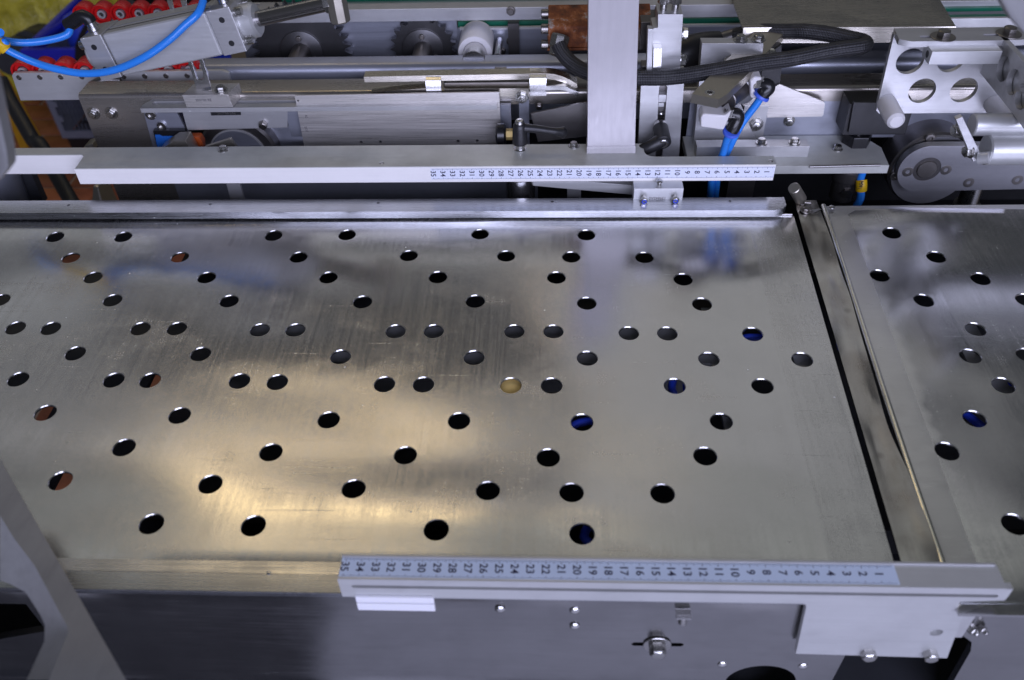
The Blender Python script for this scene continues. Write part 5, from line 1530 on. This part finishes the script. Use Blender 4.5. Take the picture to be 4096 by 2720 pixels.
obj('foot', hexa(B(), [(q[0][0] - 2, 92, -24), (q[3][0], 92, -24), (q[3][0], 99, -24), (q[0][0] - 2, 99, -24), (q[1][0] + .3, 95, q[1][2] + .6), (q[2][0], 95, q[2][2] + .6), (q[2][0], 98, q[2][2] + .6), (q[1][0] + .3, 98, q[1][2] + .6)]), 'beige_steel', t, .3)
t = thing('brass_bracket', 'small worn brass coloured lug behind the far guide bar at the channel end', 'lug', (-55.17, 90.00, -1.05))
q = [(-56.28, 90.00, -1.36), (-55.58, 90.00, -0.76), (-54.66, 90.00, -0.54), (-54.66, 90.00, -1.38)]
obj('lug', ngon(B(), [(a[0], a[2]) for a in q], 'XZ', 89.5, 91), 'beige_steel', t, .1)

# left edge: dark post and round steel tube behind the rail
t = thing('machine_leg', 'dark flat machine leg with a round steel tube at the far left', 'machine leg', (-60, 84, -20))
q = [(-62.92, 84.00, -0.89), (-59.96, 84.00, -0.91), (-60.08, 84.00, -5.27), (-63.70, 84.00, -5.25)]
obj('leg', ngon(B(), [(a[0], a[2]) for a in (q[0], q[1], q[2], q[3])], 'XZ', 84, 85), 'rubber', t)
a, b = Vector((-63.34, 83.00, -1.57)), Vector((-63.65, 83.00, -4.35))
obj('round_tube', cyl(B(), a + (a - b) * 1.2, b + (b - a) * .8, 2.3, None, 28), 'steel', t)

# ================================================================== FOREGROUND, NEAR THE LENS
t = thing('foreground_bracket', 'blurred grey bent flat bracket crossing the lower left corner', 'bracket', (-26, 21, -5))
ZN = 7.0
fa = [(-35.47, 34.27, 8.00), (-29.33, 27.80, 7.00), (-22.76, 20.83, 6.00)]
fb_ = [(-33.78, 30.40, 7.60), (-31.95, 28.32, 7.40), (-28.41, 23.72, 6.60), (-26.97, 23.65, 6.60), (-26.92, 20.74, 6.00)]
# upper flat face of the flange, drawn as a thin plate; below it the inward leg with its rounded step
fpl = [(-36.37, 35.20, 7.00), (-22.33, 20.36, 7.00), (-26.47, 20.27, 7.00), (-26.56, 23.00, 7.00), (-26.77, 23.35, 7.00), (-27.45, 24.06, 7.00), (-30.37, 27.17, 7.00), (-32.58, 29.11, 7.00), (-34.20, 30.72, 7.00)]
ex = Vector(fpl[1]) - Vector(fpl[0])
p0x = Vector(fpl[0]) - ex * .25
p1x = Vector(fpl[1]) + ex * .25
fp2 = [(p0x.x, p0x.y), (p1x.x, p1x.y), (fpl[2][0] - 1.5, fpl[2][1] - 4)] + [(a[0], a[1]) for a in fpl[2:]] + [(p0x.x - 3, p0x.y - 2)]
obj('flange', slab(B(), fp2, 'XY', ZN - .25, ZN), 'bracket_grey', t)
upper_edge = [(-26.47, 20.27, 7.00), (-26.56, 23.00, 7.00), (-26.77, 23.35, 7.00), (-27.45, 24.06, 7.00), (-30.37, 27.17, 7.00), (-32.58, 29.11, 7.00), (-34.20, 30.72, 7.00)]
lower_edge = [(-28.95, 21.18, 5.00), (-28.96, 23.48, 5.00), (-29.38, 24.49, 5.00), (-29.96, 25.14, 5.00), (-31.48, 26.58, 5.00), (-32.81, 27.17, 5.00), (-33.46, 27.36, 5.00)]
bm = B()
pr = None
for p, q in zip(upper_edge, lower_edge):
    p, q = Vector(p) - Vector((0, 0, .02)), Vector(q)
    n = Vector((.18, .1, -.1))
    r = [bm.verts.new(v) for v in (p, q, q + n, p + n)]
    if pr:
        for j in range(4):
            bm.faces.new((pr[j], pr[(j + 1) % 4], r[(j + 1) % 4], r[j]))
    else:
        bm.faces.new(r)
    pr = r
bm.faces.new(list(reversed(pr)))
obj('turned_edge', bm, 'alu', t)
t = thing('foreground_cover', 'blurred grey rounded cover at the left edge close to the lens', 'cover', (-35, 42, 20))
lv = Vector((-29.13, 40.00, 28.51))
q = [(-26.15, 38.00, 33.03), (-26.38, 38.00, 31.93), (-27.14, 38.00, 28.86), (-27.43, 38.00, 27.98), (-27.98, 38.00, 27.47), (-28.94, 38.00, 26.77)]
pts = [(q[0][0] - 6, q[0][2] + 3)] + [(a[0], a[2]) for a in q] + [(q[5][0] - 6, q[5][2])]
obj('cover', ngon(B(), pts, 'XZ', 37.0, 38.0), 'bracket_grey', t, .3)
t = thing('blurred_machine_cover', 'blurred grey machine cover in the top right corner close to the lens', 'cover', (30, 45, 28))
q = [(22.77, 45.00, 32.71), (24.01, 45.00, 31.67), (25.00, 45.00, 30.85)]
obj('cover', ngon(B(), [(q[0][0] - .6, q[0][2] + 1), (q[1][0], q[1][2]), (q[2][0], q[2][2]), (q[2][0] + 4, q[2][2] - 2), (q[2][0] + 6, q[2][2] + 6), (q[0][0], q[0][2] + 6)], 'XZ', 45, 46), 'bracket_grey', t, .3)

# ================================================================== UNDER THE TABLE, SEEN THROUGH THE HOLES
t = thing('under_shade_slab', 'dark slab added under the perforated table to blacken its holes', 'belt', (0, 50, -16))
cut = lambda p, x0, x1, y0, y1: [(p[0] + x0, p[1] + y0), (p[0] + x1, p[1] + y0), (p[0] + x1, p[1] + y1), (p[0] + x0, p[1] + y1)]
obj('belt', slab(B(), [(-100, 29), (60, 29), (60, 84), (-100, 84)], 'XY', -16.5, -16, [cut((-48.21, 51.17, -16.00), -.4, 2.5, -2.5, 2.5), cut((-53.76, 60.20, -16.00), -2.5, .6, -2.5, 2.5), cut((-44.03, 65.07, -16.00), 0, 2.2, -2, 2)]), 'rubber', t)  # dark slab added to keep the holes black, cut where tiles show
t = thing('brass_disc', 'brass disc seen through one hole of the perforated table', 'disc', (-3.14, 49.54, -0.50))
c = Vector((-3.14, 49.54, -0.50))
obj('disc', turn(B(), c, (0, 0, 1), [(-.4, 1.3), (0, 1.3)], 30), 'brass', t)
for i, (pts, lab) in enumerate((
        ([(10.93, 52.90, -1.30), (10.26, 50.31, -1.30), (9.69, 47.85, -1.30), (2.43, 46.13, -1.30), (1.88, 44.53, -1.30)], 'dark blue cable under the table, bent below the middle holes'),
        ([(12.04, 52.91, -1.30), (11.48, 50.32, -1.30), (10.81, 46.91, -1.30), (3.14, 36.74, -1.30), (2.97, 34.54, -1.30)], 'dark blue cable under the table, passing below the front row of holes'),
        ([(16.56, 55.93, -1.30), (18.33, 56.33, -1.30), (23.90, 55.13, -1.30)], 'dark blue cable under the table near the right end'),
        ([(36.93, 51.50, -1.30), (37.80, 51.00, -1.30), (40.50, 50.76, -1.30)], 'dark blue cable under the right hand table, farther one'),
        ([(33.01, 47.80, -1.30), (33.76, 46.55, -1.30), (34.80, 44.86, -1.30)], 'dark blue cable under the right hand table, nearer one'))):
    t = thing('under_cable', lab, 'cable', pts[0])
    obj('cable', tube(B(), pts, .34, 10, 5), 'blue_dark', t)
t = thing('under_beam', 'grey cross beam under the perforated table', 'beam', (0, 60, -9))
obj('beam', box(B(), -30, 14, 52.95, 52.95 + 5, -5, -1.2), 'alu_white', t, .1)
obj('plate', box(B(), 13.87, 16.08, 36, 60, -1.4, -1), 'alu_white', t)
obj('plate', box(B(), 20.84, 22.30, 36, 60, -1.4, -1), 'alu_white', t)
obj('plate', box(B(), 35.29, 37.64, 40, 62, -1.4, -1), 'alu_white', t)

# ------------------------------------------------------------------ look-alikes share a group
GROUPS = {'perforated_table': 'perforated table tops', 'clamp_lever': 'black clamping levers', 'hanging_tab': 'tabs under the far guide bar',
          'angled_cover': 'beige angled covers', 'pulley': 'pulleys behind the far guide bar', 'guide_finger': 'guide blades above the cover plate',
          'green_belt': 'green conveyor belts', 'sprocket': 'toothed sprockets', 'skate_wheel_rail': 'skate wheel rails', 'air_hose': 'blue air hoses',
          'banjo_fitting': 'white nylon fittings', 'plastic_bag': 'yellow plastic bags', 'under_cable': 'dark blue cables under the tables'}
for o in list(C.objects):
    if o.parent is None and o.name.split('.')[0] in GROUPS and 'label' in o:
        o['group'] = GROUPS[o.name.split('.')[0]]
